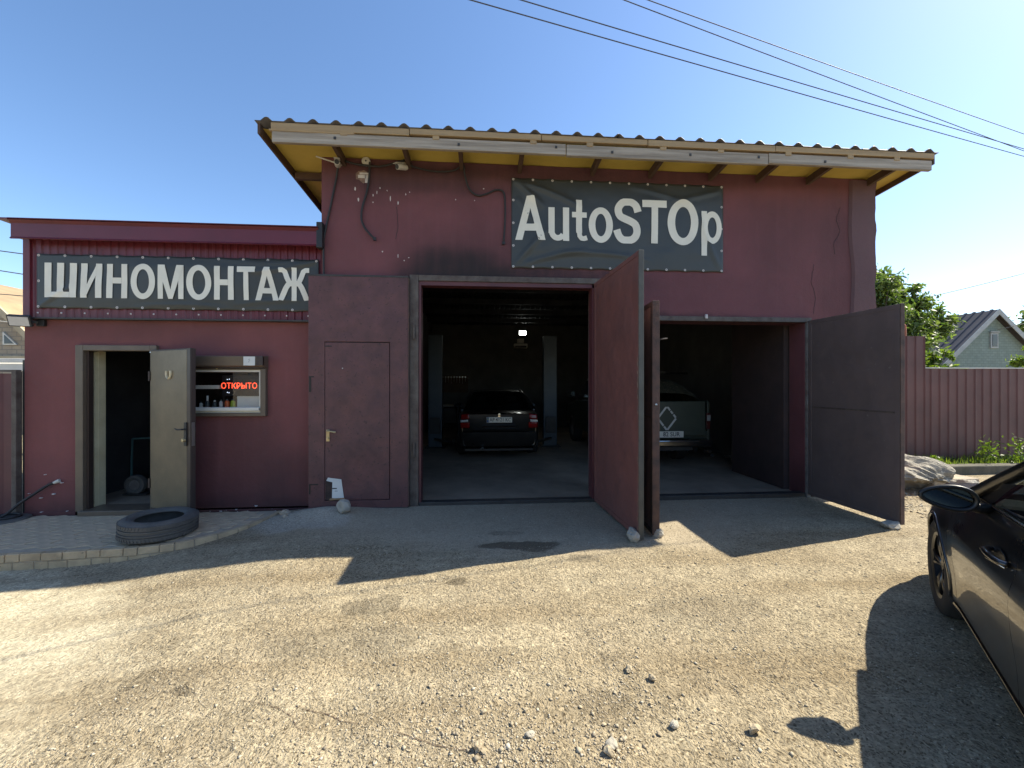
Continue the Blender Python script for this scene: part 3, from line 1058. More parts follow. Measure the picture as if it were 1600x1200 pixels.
for x, z in ((-0.885, 2.28), (-0.885, 0.74), (4.597, 1.98), (4.597, 0.45)):
    MB().lathe([(0.0, -0.09), (0.017, -0.09), (0.017, -0.002), (0.021, 0.0), (0.017, 0.002), (0.017, 0.09), (0.0, 0.09)], 12, 'Z', (x, -0.05, z)).build('hinge', 'frame_steel', garage, smooth=True)
# paint lump over the right lintel
tag(MB().box(3.06, 3.10, -0.06, -0.036, 2.50, 2.56).build('weld_lump', 'paint_fleck', garage, bevel=0.01), None)


def T(x, y, z, rz):
    return Matrix.Translation((x, y, z)) @ Matrix.Rotation(rz, 4, 'Z')


# --- left gate leaf folded flat against the workshop, with a wicket door in it
leaf = wall_mesh(-2.20, -0.955, 0.0, 2.985, -0.085, -0.045, [(-2.0, -1.185, 0.11, 2.14)]).build('gate_leaf', 'maroon_gate', garage, bevel=0.004)
tag(leaf, 'maroon gate leaf folded flat with a small wicket door and torn paper')
MB().box(-2.19, -0.965, -0.043, -0.03, 0.02, 2.965).build('leaf_backing', 'dark_steel', leaf)
MB().box(-1.993, -1.192, -0.089, -0.05, 0.118, 2.130).build('wicket_door', 'maroon_gate', leaf, bevel=0.004)
for z in (0.0, 2.985):
    MB().box(-2.205, -0.952, -0.09, -0.03, z - 0.012, z + 0.012).build('leaf_edge', 'dark_steel', leaf, bevel=0.003)
MB().box(-0.953, -0.943, -0.09, -0.03, 0.02, 2.97).build('leaf_edge', 'rust_edge', leaf)
MB().box(-2.19, -2.165, -0.0885, -0.07, 1.50, 1.70).build('bolt_slot', 'ink', leaf)
MB().box(-2.165, -2.13, -0.0885, -0.07, 1.685, 1.70).build('bolt_slot', 'ink', leaf)
MB().box(-2.19, -2.172, -0.0885, -0.07, 0.20, 0.33).build('bolt_slot', 'ink', leaf)
MB().box(-2.172, -2.08, -0.0885, -0.07, 0.315, 0.33).build('bolt_slot', 'ink', leaf)
MB().box(-1.99, -1.91, -0.0935, -0.085, 2.075, 2.088).build('bolt_slot', 'ink', leaf)
m = MB().box(-1.975, -1.935, -0.101, -0.089, 0.87, 1.02)
m.tube([(-1.955, -0.1, 1.005), (-1.955, -0.135, 1.005), (-1.90, -0.14, 1.0), (-1.845, -0.138, 0.99)], 0.011, 8)
m.lathe([(0.0, 0.0), (0.014, 0.0), (0.014, 0.02), (0, 0.02)], 10, 'Y', (-1.955, -0.12, 0.91))
m.build('latch_handle', 'brass', leaf, bevel=0.003)
m = MB().box(-1.985, -1.885, -0.092, -0.088, 0.125, 0.40)
m.build('rust_patch', pmat('rust_dark', (0.06, 0.035, 0.028), (0.025, 0.02, 0.018), 16.0, 0.9, 0.6, 60), leaf)
m = MB()
m.prism([(-1.905, 0.15), (-1.755, 0.135), (-1.79, 0.385), (-1.955, 0.41), (-1.975, 0.37), (-1.9, 0.35)], 0.003, 'XZ', -0.0965)
m.build('torn_paper', 'paper', leaf)
MB().box(-1.90, -1.845, -0.0975, -0.0968, 0.265, 0.278).build('printed_line', 'ink', leaf)
MB().box(-1.87, -1.835, -0.0975, -0.0968, 0.235, 0.24).build('printed_line', 'ink', leaf)
MB().prism([(-1.94, 0.12), (-1.75, 0.125), (-1.745, 0.15), (-1.93, 0.145)], 0.004, 'XZ', -0.098).build('torn_paper', 'cardboard', leaf)
MB().lathe([(0.0, 0.0), (0.008, 0.0), (0.006, 0.004), (0, 0.005)], 8, 'Y', (-1.775, -0.094, 1.80)).build('screw', 'steel_bright', leaf)


def open_leaf(hx, hy, fx, fy, z0, z1, th, face, edge_m, frame_m, label, rail=None):
    L = math.hypot(fx - hx, fy - hy)
    M = T(hx, hy, 0, math.atan2(fy - hy, fx - hx))
    m = MB().box(0.0, L, -th / 2 + 0.003, th / 2 - 0.003, z0, z1).xf(M)
    o = m.build('gate_leaf', face, garage)
    tag(o, label)
    MB().box(L + 0.001, L + 0.012, -th / 2, th / 2, z0 - 0.005, z1 + 0.004).xf(M).build('leaf_edge', edge_m, o, bevel=0.003)
    for a, b in ((z0, z0 + 0.05), (z1 - 0.05, z1)):
        for s in (-1, 1):
            MB().box(0.001, L - 0.001, s * (th / 2 - 0.002) - 0.004, s * (th / 2 - 0.002) + 0.004, a, b).xf(M).build('leaf_rail', frame_m, o, bevel=0.002)
    for a, b in ((0.002, 0.05), (L - 0.05, L - 0.002)):
        for s in (-1, 1):
            MB().box(a, b, s * (th / 2 - 0.002) - 0.0036, s * (th / 2 - 0.002) + 0.0036, z0 + 0.051, z1 - 0.051).xf(M).build('leaf_stile', frame_m, o, bevel=0.002)
    if rail:
        for s in (-1, 1):
            MB().box(0.052, L - 0.052, s * (th / 2 - 0.002) - 0.0035, s * (th / 2 - 0.002) + 0.0035, rail - 0.009, rail + 0.009).xf(M).build('leaf_rail', 'frame_steel', o, bevel=0.002)
    return o, M, L


pmat('gate_olive', (0.105, 0.10, 0.082), (0.07, 0.066, 0.055), 6, 0.6, 0.2, 30)
pmat('maroon_smooth', (0.20, 0.082, 0.07), (0.15, 0.066, 0.058), 2.6, 0.5, 0.35, 22, dist=0.006, dent=.04)
l2, M2, L2 = open_leaf(1.535, -0.04, 1.605, -1.385, 0.03, 2.955, 0.055, 'maroon_smooth', 'gate_olive', 'maroon_smooth', 'tall maroon gate leaf swung straight out into the yard')
# flaked paint along its free edge
m = MB()
for z in [0.12, 0.22, 0.3, 0.37, 0.5, 0.62, 1.45, 1.5, 1.56, 1.62, 1.7, 1.78, 1.84, 1.3, 0.8]:
    w = random.uniform(0.006, 0.02)
    h = random.uniform(0.03, 0.09)
    m.box(L2 - w, L2 + 0.001, -0.0335, -0.0315, z, z + h)
m.xf(M2)
m.build('flaked_paint', 'wall_patch', l2)
l3, M3, L3 = open_leaf(1.93, -0.04, 1.805, -1.285, 0.03, 2.465, 0.075, 'dark_sheet', 'rust_edge', 'dark_steel', 'narrow dark gate leaf with a rusty edge beside the tall maroon leaf', rail=1.25)
m = MB().tube([(L3 - 0.02, 0.03, 2.06), (L3, 0.07, 2.07), (L3 + 0.0, 0.12, 2.075)], 0.008, 6).xf(M3)
m.build('latch_pin', 'frame_steel', l3)
MB().lathe([(0, 0), (0.014, 0), (0.011, 0.008), (0, 0.01)], 10, 'X', (L3 + 0.012, 0, 1.385)).xf(M3).build('bolt_head', 'steel_bright', l3)
l4, M4, L4 = open_leaf(4.605, -0.04, 4.64, -1.235, 0.045, 2.49, 0.05, 'dark_sheet', 'rust_edge', 'dark_sheet', 'dark gate leaf with a middle rail standing open on the far right', rail=1.28)

def seam(root, M, L, th, zs, side):
    m = MB()
    for z in zs:
        for k in range(int(L / .16)):
            x = .06 + k * .16 + random.uniform(0, .02)
            m.box(x, min(x + random.uniform(.05, .13), L - .02), side * (th / 2) - .0028, side * (th / 2) + .0028, z - .003, z + .003)
    m.xf(M)
    m.build('weld_seam', 'dark_steel', root)


seam(l2, M2, L2, .051, (.98, 1.96), 1)
seam(l4, M4, L4, .046, (.66, 1.9), 1)
m = MB()
for k in range(26):
    x, z = random.uniform(.1, 1.2), abs(random.gauss(0, .12)) + .05
    w = random.uniform(.006, .03)
    m.box(x, x + w, .0262, .0286, z, z + w * random.uniform(.2, .6))
m.xf(M2)
m.build('scrape_mark', 'rust_edge', l2)

# white paint flecks and plaster scar on the wall
pts = [(-1.647, 4.139, .02, .05), (-1.606, 3.999, .022, .045), (-1.419, 4.064, .012, .035), (-1.198, 4.03, .016, .07), (-1.099, 3.975, .018, .05),
       (-0.35, 4.043, .012, .02), (-1.33, 4.16, .014, .02), (-1.24, 4.13, .01, .02), (-1.42, 3.97, .014, .02), (-1.0, 4.09, .012, .03), (-0.95, 4.12, .012, .015),
       (-1.37, 4.10, .012, .04), (0.02, 4.2, .018, .018), (-0.1, 4.04, .012, .012), (-1.3, 3.33, .02, .02), (-1.1, 3.28, .012, .05), (-1.02, 3.22, .015, .02), (-0.96, 3.26, .02, .012)]
for x, z, w, h in pts:
    k = 7
    poly = [(x + w * 0.5 * math.cos(6.283 * i / k) * random.uniform(.7, 1.2), z + h * 0.5 * math.sin(6.283 * i / k) * random.uniform(.7, 1.2)) for i in range(k)]
    MB().prism(poly, 0.004, 'XZ', -0.004).build('paint_fleck', 'paint_fleck', garage)
poly = [(-1.555 + 0.09 * math.cos(6.283 * i / 14) * random.uniform(.6, 1.15), 4.30 + 0.085 * math.sin(6.283 * i / 14) * random.uniform(.6, 1.15)) for i in range(14)]
MB().prism(poly, 0.003, 'XZ', -0.003).build('plaster_scar', 'wall_patch', garage)
for x, z, w, h in ((-1.56, 4.30, .05, .02), (-1.50, 4.27, .02, .05), (-1.53, 4.34, .06, .012)):
    MB().box(x - w, x + w, -0.006, -0.003, z - h, z + h).build('paint_fleck', 'paint_fleck', garage)


for pts in ([(5.10, 4.12), (5.04, 3.95), (5.09, 3.78), (5.0, 3.6), (5.02, 3.45)], [(-1.12, 3.92), (-1.10, 3.7), (-1.13, 3.5)], [(4.7, 3.3), (4.66, 3.05), (4.72, 2.85), (4.69, 2.6)], [(1.75, 3.12), (1.8, 2.95), (1.78, 2.75)]):
    P_ = smooth_path([(a, -0.0012, b) for a, b in pts], 6)
    m = MB()
    m.tube([(p[0] + random.uniform(-.006, .006), p[1], p[2]) for p in P_], .0028, 4)
    m.build('wall_crack', 'ink', garage)

# ================================================================== low workshop
shop = thing('workshop_building', 'low maroon workshop with red ribbed cladding, brown door and small window', 'workshop', (-3.9, 0.1, 0))
DO = (-4.99, -4.19, 0.0, 2.03)
WO = (-3.95, -2.83, 1.22, 1.80)
wall_mesh(-5.70, GX0 - 0.002, -0.35, 2.44, 0.10, 0.32, [DO, WO]).build('front_wall', 'maroon_plaster_low', shop)
MB().box(-5.70, -5.48, 0.321, 4.6, -0.35, 3.3).build('side_wall', 'maroon_plaster_low', shop)
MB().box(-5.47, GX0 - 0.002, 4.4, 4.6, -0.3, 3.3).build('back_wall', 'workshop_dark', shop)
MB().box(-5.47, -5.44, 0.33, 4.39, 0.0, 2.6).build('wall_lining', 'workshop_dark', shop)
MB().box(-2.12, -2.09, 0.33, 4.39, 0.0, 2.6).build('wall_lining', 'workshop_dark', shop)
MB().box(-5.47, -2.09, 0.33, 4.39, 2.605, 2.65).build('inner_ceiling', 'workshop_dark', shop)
sf = MB().box(-5.47, -2.08, 0.10, 4.4, -0.2, -0.002).build('workshop_floor', 'garage_floor')
tag(sf, kind='structure')
# pale reveal behind the left jamb
MB().box(-5.0, -4.972, 0.245, 0.345, 0.0, 2.028).build('reveal', 'cream_wall', shop)
MB().box(-4.99, -4.976, 0.2005, 0.2445, 0.0, 2.018).build('reveal', 'cream_wall', shop)
# red ribbed cladding above, in sheets
e = np.linspace(-5.64, GX0 - 0.01, 5)
for i in range(4):
    prof = corr_profile(e[i], e[i + 1], 0.0905, 0.014, 0.5, 0.12)
    n = len(prof)
    yo = 0.072 - 0.001 * (i % 2)
    m = MB()
    m.add([(x, yo - d, 2.43) for x, d in prof] + [(x, yo - d, 3.40) for x, d in prof], [(j, j + 1, j + 1 + n, j + n) for j in range(n - 1)])
    m.build('cladding_sheet', 'cladding_red', shop, solid=0.002)
MB().box(-5.655, -5.575, 0.035, 0.30, 2.42, 3.40).build('corner_trim', 'cladding_red', shop, bevel=0.004)
MB().box(-5.72, GX0 - 0.05, 0.01, 0.099, 2.405, 2.425).build('drip_trim', 'dark_steel', shop, bevel=0.003)
MB().box(-5.61, GX0 - 0.01, 0.08, 0.31, 2.442, 3.40).build('upper_wall', 'dark_steel', shop)
m = MB()
m.prism([(-0.10, 3.355), (-0.085, 3.35), (-0.085, 3.54), (-0.12, 3.572), (-0.105, 3.578), (4.7, 3.50), (4.7, 3.44), (0.05, 3.44), (-0.07, 3.40)], GX0 - 0.003 + 5.66, 'YZ', -5.66)
m.build('fascia', 'cladding_red', shop)
MB().hexa([(-5.78, -0.13, 3.571), (-5.655, -0.13, 3.571), (-5.655, 4.7, 3.495), (-5.78, 4.7, 3.495)],
          [(-5.78, -0.13, 3.588), (-5.655, -0.13, 3.588), (-5.655, 4.7, 3.512), (-5.78, 4.7, 3.512)]).build('drip_edge', 'cladding_red', shop)
MB().hexa([(-5.654, -0.13, 3.581), (GX0 - .004, -0.13, 3.581), (GX0 - .004, 4.7, 3.505), (-5.654, 4.7, 3.505)],
          [(-5.654, -0.13, 3.59), (GX0 - .004, -0.13, 3.59), (GX0 - .004, 4.7, 3.514), (-5.654, 4.7, 3.514)]).build('roof_sheet', 'cladding_red', shop)
MB().box(-5.72, -5.66, 0.0, 0.25, 3.40, 3.565).build('soffit', 'white_plastic', shop, bevel=0.004)
m = MB().box(-2.10, -2.025, -0.10, -0.01, 3.33, 3.66)
m.build('flashing', 'black_plastic', shop, bevel=0.01)
for k in range(14):
    x = -5.5 + k * 0.27
    MB().lathe([(0, 0), (0.011, 0), (0.009, -0.006), (0, -0.008)], 8, 'Y', (x, 0.055, 2.485)).build('screw', 'paint_fleck', shop)
# plinth line
MB().box(-5.71, -5.1, 0.085, 0.099, -0.12, -0.0).build('plinth', 'maroon_plaster_low', shop, bevel=0.01)
MB().box(-4.15, GX0 - 0.16, 0.085, 0.099, -0.3, -0.02).build('plinth', 'maroon_plaster_low', shop, bevel=0.01)
m = MB()
for k in range(46):
    x = random.uniform(-5.68, -2.3)
    if -5.1 < x < -4.1:
        continue
    w = random.uniform(0.006, 0.03)
    z = random.choice([random.gauss(-0.0, 0.012), random.uniform(0.0, 0.5)]) if x < -5.1 else random.gauss(-0.06, 0.04)
    m.box(x, x + w, 0.079, 0.0995, z, z + w * random.uniform(.2, .5))
m.build('chipped_paint', 'paint_fleck', shop)

# door frame and open door
for a, b, c, d in ((-5.075, -4.985, 0.0, 2.09), (-4.195, -4.12, 0.0, 2.09), (-4.984, -4.196, 2.02, 2.09)):
    MB().box(a, b, 0.055, 0.20, c, d).build('door_frame', 'roller_brown', shop, bevel=0.006)
MB().box(-4.984, -4.955, 0.10, 0.155, 0.0, 2.018).build('door_stop', 'door_brown', shop)
MB().box(-5.0, -4.18, 0.0, 0.30, -0.05, 0.02).build('door_sill', 'roller_brown', shop, bevel=0.008)
MD = T(-4.185, 0.045, 0, R(-25.6))
door = MB().box(0.0, 0.80, 0.003, 0.058, 0.03, 2.03).xf(MD).build('door', 'door_brown', shop, bevel=0.005)
tag(door, 'olive brown metal door standing wide open with a horseshoe')
MB().box(0.018, 0.735, -0.004, 0.0025, 0.045, 2.012).xf(MD).build('door_panel', 'door_olive', door, bevel=0.003)
MB().box(0.737, 0.798, -0.002, 0.0028, 0.033, 2.028).xf(MD).build('door_stile', 'door_brown', door, bevel=0.003)
MB().box(0.8005, 0.804, 0.012, 0.045, 0.86, 1.14).xf(MD).build('lock_plate', 'steel_bright', door)
m = MB().box(0.70, 0.745, -0.016, -0.0045, 0.86, 1.14)
m.tube([(0.722, -0.01, 1.06), (0.722, -0.055, 1.06), (0.66, -0.06, 1.055), (0.60, -0.055, 1.065)], [0.009, 0.009, 0.009, 0.006], 8)
m.xf(MD).build('handle', 'black_plastic', door, smooth=True)
MB().lathe([(0, 0), (0.02, 0), (0.02, -0.03), (0.0, -0.034)], 12, 'Y', (0.722, -0.0165, 0.93)).xf(MD).build('lock_knob', 'brass', door, smooth=True)
hs = []
for k in range(17):
    t = k / 16
    a = R(-90) + (t - 0.5) * R(225)
    hs.append((0.40 + 0.042 * math.sin((t - 0.5) * R(225)), -0.012, 1.735 - 0.070 * math.cos((t - 0.5) * R(225))))
m = MB().tube(hs, 0.017, 8, flat=0.45)
m.xf(MD).build('horseshoe', 'horseshoe_brass', door, smooth=True)
MB().tube([(0.02, -0.01, 2.0), (-0.25, 0.16, 1.99)], 0.008, 6).xf(MD).build('door_closer_arm', 'steel_bright', door)
for z in (0.35, 1.7):
    MB().lathe([(0, -0.06), (0.012, -0.06), (0.012, 0.06), (0, 0.06)], 10, 'Z', (-4.188, 0.035, z)).build('hinge', 'door_brown', shop)

# window with roller box
win = wall_mesh(-3.98, -2.79, 1.185, 1.80, 0.045, 0.12, [(-3.94, -2.855, 1.225, 1.785)]).build('window', 'roller_brown', shop, bevel=0.005)
wall_mesh(-3.94, -2.856, 1.226, 1.784, 0.075, 0.14, [(-3.90, -2.885, 1.30, 1.755)]).build('window_frame', 'pvc_white', win, bevel=0.004)
MB().box(-3.93, -2.865, 0.03, 0.074, 1.255, 1.298).build('sill', 'pvc_white', win, bevel=0.006)
MB().add([(-3.91, 0.108, 1.29), (-2.875, 0.108, 1.29), (-2.875, 0.108, 1.765), (-3.91, 0.108, 1.765)], [(0, 1, 2, 3)]).build('pane', 'pane_glass', win)
MB().hexa([(-3.99, -0.02, 1.83), (-2.78, -0.02, 1.83), (-2.78, 0.099, 1.79), (-3.99, 0.099, 1.79)],
          [(-3.99, -0.035, 1.955), (-2.78, -0.035, 1.955), (-2.78, 0.099, 1.965), (-3.99, 0.099, 1.965)]).build('roller_box', 'roller_brown', win, bevel=0.006)
MB().box(-2.86, -2.78, -0.037, 0.0, 1.835, 1.95).build('roller_cap', 'door_brown', win, bevel=0.004)
MB().box(-3.97, -2.80, 0.02, 0.09, 1.803, 1.822).build('roller_slat', 'door_brown', win)
MB().lathe([(0, 0), (0.012, 0), (0.01, -0.008), (0, -0.01)], 10, 'Y', (-3.38, 0.04, 1.80)).build('screw', 'brass', win)
# notice taped on the roller box
nt_ = MB().box(-3.012, -2.872, -0.0405, -0.037, 1.835, 1.948).build('paper_notice', 'paper')
tag(nt_, 'small white notice sheet taped on the brown roller box', 'notice')
MB().tube([(-2.952, -0.0412, 1.905), (-2.940, -0.0412, 1.92), (-2.936, -0.0412, 1.90), (-2.948, -0.0412, 1.885), (-2.945, -0.0412, 1.87)], 0.0016, 4).build('printed_mark', 'dark_steel', nt_)


# ================================================================== banners and their lettering
def arc(cx, cz, rx, rz, a0, a1, n=14):
    return [(cx + rx * math.cos(R(a0 + (a1 - a0) * i / n)), cz + rz * math.sin(R(a0 + (a1 - a0) * i / n))) for i in range(n + 1)]


def resample(pts, step):
    out = [pts[0]]
    for a, b in zip(pts[:-1], pts[1:]):
        d = math.hypot(b[0] - a[0], b[1] - a[1])
        k = max(1, int(math.ceil(d / step)))
        out += [(a[0] + (b[0] - a[0]) * i / k, a[1] + (b[1] - a[1]) * i / k) for i in range(1, k + 1)]
    return out


def glyph(ch):
    """strokes of a bold narrow letter, in a 0..1 by 0..1 box: ('s', path, width), ('q', quad) or ('ring', ...)"""
    W = 0.235   # upright stroke width as a share of letter width, set per letter below
    if ch == 'Ш':
        w = .215
        return [('q', 0, w, 0, 1), ('q', .5 - w / 2, .5 + w / 2, .16, 1), ('q', 1 - w, 1, 0, 1), ('q', w, 1 - w, 0, .16)]
    if ch == 'И':
        w = .30
        return [('q', 0, w, 0, 1), ('q', 1 - w, 1, 0, 1), ('p', [(w * .9, .02), (w * .9, .33), (1 - w * .9, .98), (1 - w * .9, .67)])]
    if ch == 'Н':
        w = .29
        return [('q', 0, w, 0, 1), ('q', 1 - w, 1, 0, 1), ('q', w, 1 - w, .43, .60)]
    if ch in 'ОO':
        return [('ring', .5, .5, .5, .52, .245, .165)]
    if ch == 'М':
        w = .20
        return [('q', 0, w, 0, 1), ('q', 1 - w, 1, 0, 1), ('p', [(0.0, 1), (.27, 1), (.585, .0), (.415, .0)]), ('p', [(.73, 1), (1, 1), (.585, .0), (.415, .0)])]
    if ch in 'ТT':
        return [('q', 0, 1, .83, 1), ('q', .365, .635, 0, .83)]
    if ch in 'АA':
        return [('p', [(0, 0), (.235, 0), (.60, 1), (.38, 1)]), ('p', [(1, 0), (.765, 0), (.40, 1), (.62, 1)]), ('q', .2, .8, .21, .37)]
    if ch == 'Ж':
        out = [('q', .42, .58, 0, 1)]
        for s in (-1, 1):
            f = lambda p: [(.5 + s * (x - .5), z) for x, z in p]
            out.append(('s', f([(.56, .52), (.66, .56), (.73, .70), (.80, .88), (.88, .925), (.99, .925)]), .145))
            out.append(('s', f([(.56, .52), (.68, .50), (.76, .38), (.86, .16), (.925, .0)]), .155))
        return out
    if ch == 'u':
        return [('q', 0, .30, .22, 1), ('s', arc(.45, .30, .30, .215, 180, 330, 12), .17), ('q', .70, 1, 0, 1)]
    if ch == 't':
        return [('q', .27, .66, .20, 1), ('q', 0, .97, .57, .70), ('s', [(.465, .24), (.50, .12), (.62, .065), (.78, .06), (.98, .085)], .115)]
    if ch == 'o':
        return [('ring', .5, .5, .5, .52, .275, .19)]
    if ch == 'S':
        p = [(.90, .70), (.82, .84), (.66, .915), (.5, .925), (.32, .905), (.18, .81), (.155, .72), (.22, .61), (.40, .55), (.62, .495), (.80, .42), (.865, .29), (.82, .17), (.68, .09), (.5, .07), (.32, .085), (.18, .16), (.09, .30)]
        return [('s', [tuple(v)[:2] for v in smooth_path([(a, b, 0) for a, b in p], 3)], .165)]
    if ch == 'p':
        return [('q', 0, .27, 0, 1), ('ring', .53, .635, .47, .365, .25, .135)]
    return []


def letter_obj(ch, x0, x1, z0, z1, surf, mat, parent):
    """one letter as raised print following the cloth surface; each stroke a hair prouder than the last"""
    m = MB()
    w, h = x1 - x0, z1 - z0
    P = lambda a, b: (x0 + a * w, z0 + b * h)

    def strip(A, B, lift):
        """two matching point rows across a stroke"""
        o = []
        nA = len(A)
        nw = 3
        for a, b in zip(A, B):
            for k in range(nw + 1):
                x = a[0] + (b[0] - a[0]) * k / nw
                z = a[1] + (b[1] - a[1]) * k / nw
                o.append((x, surf(x, z) - 0.0075 - lift, z))
        m.add(o, [(i * (nw + 1) + k, i * (nw + 1) + k + 1, (i + 1) * (nw + 1) + k + 1, (i + 1) * (nw + 1) + k) for i in range(nA - 1) for k in range(nw)])
    for si, st in enumerate(glyph(ch)):
        lift = 0.0016 * si
        if st[0] == 'q':
            _, a, b, c, d = st
            n = max(2, int((d - c) * h / 0.03))
            if (b - a) * w > (d - c) * h:
                n = max(2, int((b - a) * w / 0.03))
                strip([P(a + (b - a) * i / n, c) for i in range(n + 1)], [P(a + (b - a) * i / n, d) for i in range(n + 1)], lift)
            else:
                strip([P(a, c + (d - c) * i / n) for i in range(n + 1)], [P(b, c + (d - c) * i / n) for i in range(n + 1)], lift)
        elif st[0] == 'p':
            q = [P(*p) for p in st[1]]
            n = 14
            lerp = lambda a, b, t: (a[0] + (b[0] - a[0]) * t, a[1] + (b[1] - a[1]) * t)
            strip([lerp(q[0], q[3], i / n) for i in range(n + 1)], [lerp(q[1], q[2], i / n) for i in range(n + 1)], lift)
        elif st[0] == 'ring':
            _, cx, cz, rx, rz, wx, wz = st
            n = 44
            A, B = [], []
            for i in range(n + 1):
                a = 2 * math.pi * i / n
                A.append(P(cx + rx * math.cos(a), cz + rz * math.sin(a)))
                B.append(P(cx + (rx - wx) * math.cos(a), cz + (rz - wz) * math.sin(a)))
            strip(A, B, lift)
        else:
            path = [P(*p) for p in st[1]]
            path = resample(path, 0.03)
            hw = st[2] * h / 2
            A, B = [], []
            for i, p in enumerate(path):
                a = path[max(0, i - 1)]
                b = path[min(len(path) - 1, i + 1)]
                dx, dz = b[0] - a[0], b[1] - a[1]
                l = math.hypot(dx, dz) or 1
                nx, nz = -dz / l, dx / l
                A.append((p[0] + nx * hw, min(z1, max(z0, p[1] + nz * hw))))
                B.append((p[0] - nx * hw, min(z1, max(z0, p[1] - nz * hw))))
            strip(A, B, lift)
    return m.build('letter', mat, parent, smooth='all', fix=False)


def make_banner(name, label, x0, x1, z0, z1, dz_r, ybase, letters, nx, nz, seed, creases, cols, group):
    def surf(x, z):
        u = (x - x0) / (x1 - x0)
        v = (z - z0) / (z1 - z0)
        e = min(1, 7 * min(u, 1 - u)) * min(1, 5 * max(0.02, min(v, 1 - v)))
        y = -0.020 * e * (0.6 + float(fbm(x * 1.7 + seed, z * 2.3, N2, 3)))
        for cx, cz, ang, ln, wd, amp in creases:
            dx, dz = x - cx, z - cz
            a = math.cos(ang) * dx + math.sin(ang) * dz
            b = -math.sin(ang) * dx + math.cos(ang) * dz
            b += 0.12 * a * a
            if 0 <= a <= ln:
                y -= amp * math.exp(-(b / wd) ** 2) * math.sin(math.pi * min(1, a / ln)) ** 0.5
        return ybase + min(0.0, y)
    NU, NV = cols
    pitch = (x1 - x0) / (nx - 1)

    def fn(u, v):
        x = x0 + u * (x1 - x0)
        z = z0 + v * (z1 - z0)
        sag = 0.010 * abs(math.sin(math.pi * (x - x0) / pitch))
        zz = z - sag * max(0, (v - .85) / .15) + sag * max(0, (.15 - v) / .15) + dz_r * u
        return (x, surf(x, z), zz)
    b = MB().grid(fn, NU, NV).build(name, 'banner_cloth', None, smooth='all', solid=0.0025)
    tag(b, label, 'banner', group)
    for ch, a, c, d, e_ in letters:
        letter_obj(ch, a, c, d, e_, surf, 'banner_print', b)
    g0 = None
    spots = []
    for i in range(nx):
        x = x0 + 0.025 + (x1 - x0 - 0.05) * i / (nx - 1)
        spots += [(x, z0 + 0.025 + dz_r * i / (nx - 1)), (x, z1 - 0.025 + dz_r * i / (nx - 1))]
    for j in range(1, nz - 1):
        z = z0 + (z1 - z0) * j / (nz - 1)
        spots += [(x0 + 0.025, z), (x1 - 0.025, z + dz_r)]
    for x, z in spots:
        if g0 is None:
            me = MB().lathe([(0.006, 0.0), (0.013, -0.002), (0.016, 0.0), (0.013, 0.003), (0.006, 0.002)], 12, 'Y').build('grommet', 'paint_fleck', None, smooth=True)
            g0 = me
            g = me
        else:
            g = g0.copy()
            COL.objects.link(g)
        g.parent = b
        g.matrix_parent_inverse = Matrix.Identity(4)
        g.location = (x, surf(x, min(z1 - .01, max(z0 + .01, z))) - 0.004, z)
    return b


zA, zB = 2.675, 3.105
L1 = [('Ш', -5.407, -5.03), ('И', -4.985, -4.74), ('Н', -4.685, -4.44), ('О', -4.40, -4.105), ('М', -4.075, -3.77), ('О', -3.74, -3.44),
      ('Н', -3.405, -3.165), ('Т', -3.125, -2.90), ('А', -2.905, -2.615), ('Ж', -2.62, -2.235)]
make_banner('shop_banner', 'long dark banner with pale letters ШИНОМОНТАЖ on red cladding above the brown door', -5.505, -2.125, 2.535, 3.222, 0.0, 0.046,
            [(c, a, b, zA, zB) for c, a, b in L1], 12, 3, 3.0,
            [(-2.14, 3.2, R(197), 0.9, 0.02, .018), (-2.14, 3.2, R(188), 1.2, 0.02, .014), (-5.49, 2.55, R(38), .5, .02, .016), (-4.4, 2.56, R(8), 1.2, .02, .014), (-3.2, 2.6, R(12), .9, .02, .012)],
            (140, 26), 'shop banners')
zb, zt = 3.525, 4.115
zx = zb + 0.455
L2_ = [('A', .44, .845, zb, zt), ('u', .885, 1.165, zb - .006, zx - .01), ('t', 1.205, 1.415, zb, zt - .03), ('o', 1.435, 1.77, zb - .005, zx + .005),
       ('S', 1.79, 2.155, zb - .012, zt + .012), ('T', 2.18, 2.525, zb, zt), ('O', 2.535, 2.975, zb - .005, zt + .005), ('p', 3.02, 3.318, zb - .15, zx + .01)]
make_banner('shop_banner', 'large dark banner with pale letters AutoSTOp under the eave', 0.39, 3.345, 3.147, 4.361, 0.0, -0.012, L2_, 12, 5, 9.0,
            [(0.42, 4.33, R(-38), .55, .03, .03), (0.42, 4.33, R(-14), 1.0, .035, .028), (.45, 4.1, R(-50), .5, .025, .018), (.45, 3.2, R(52), .7, .03, .022), (.55, 3.2, R(20), .9, .03, .018),
             (3.3, 3.2, R(118), .8, .03, .022), (1.0, 3.35, R(6), 1.3, .025, .018), (2.0, 4.3, R(-8), 1.0, .03, .014), (3.32, 4.3, R(200), .8, .03, .018)], (110, 46), 'shop banners')

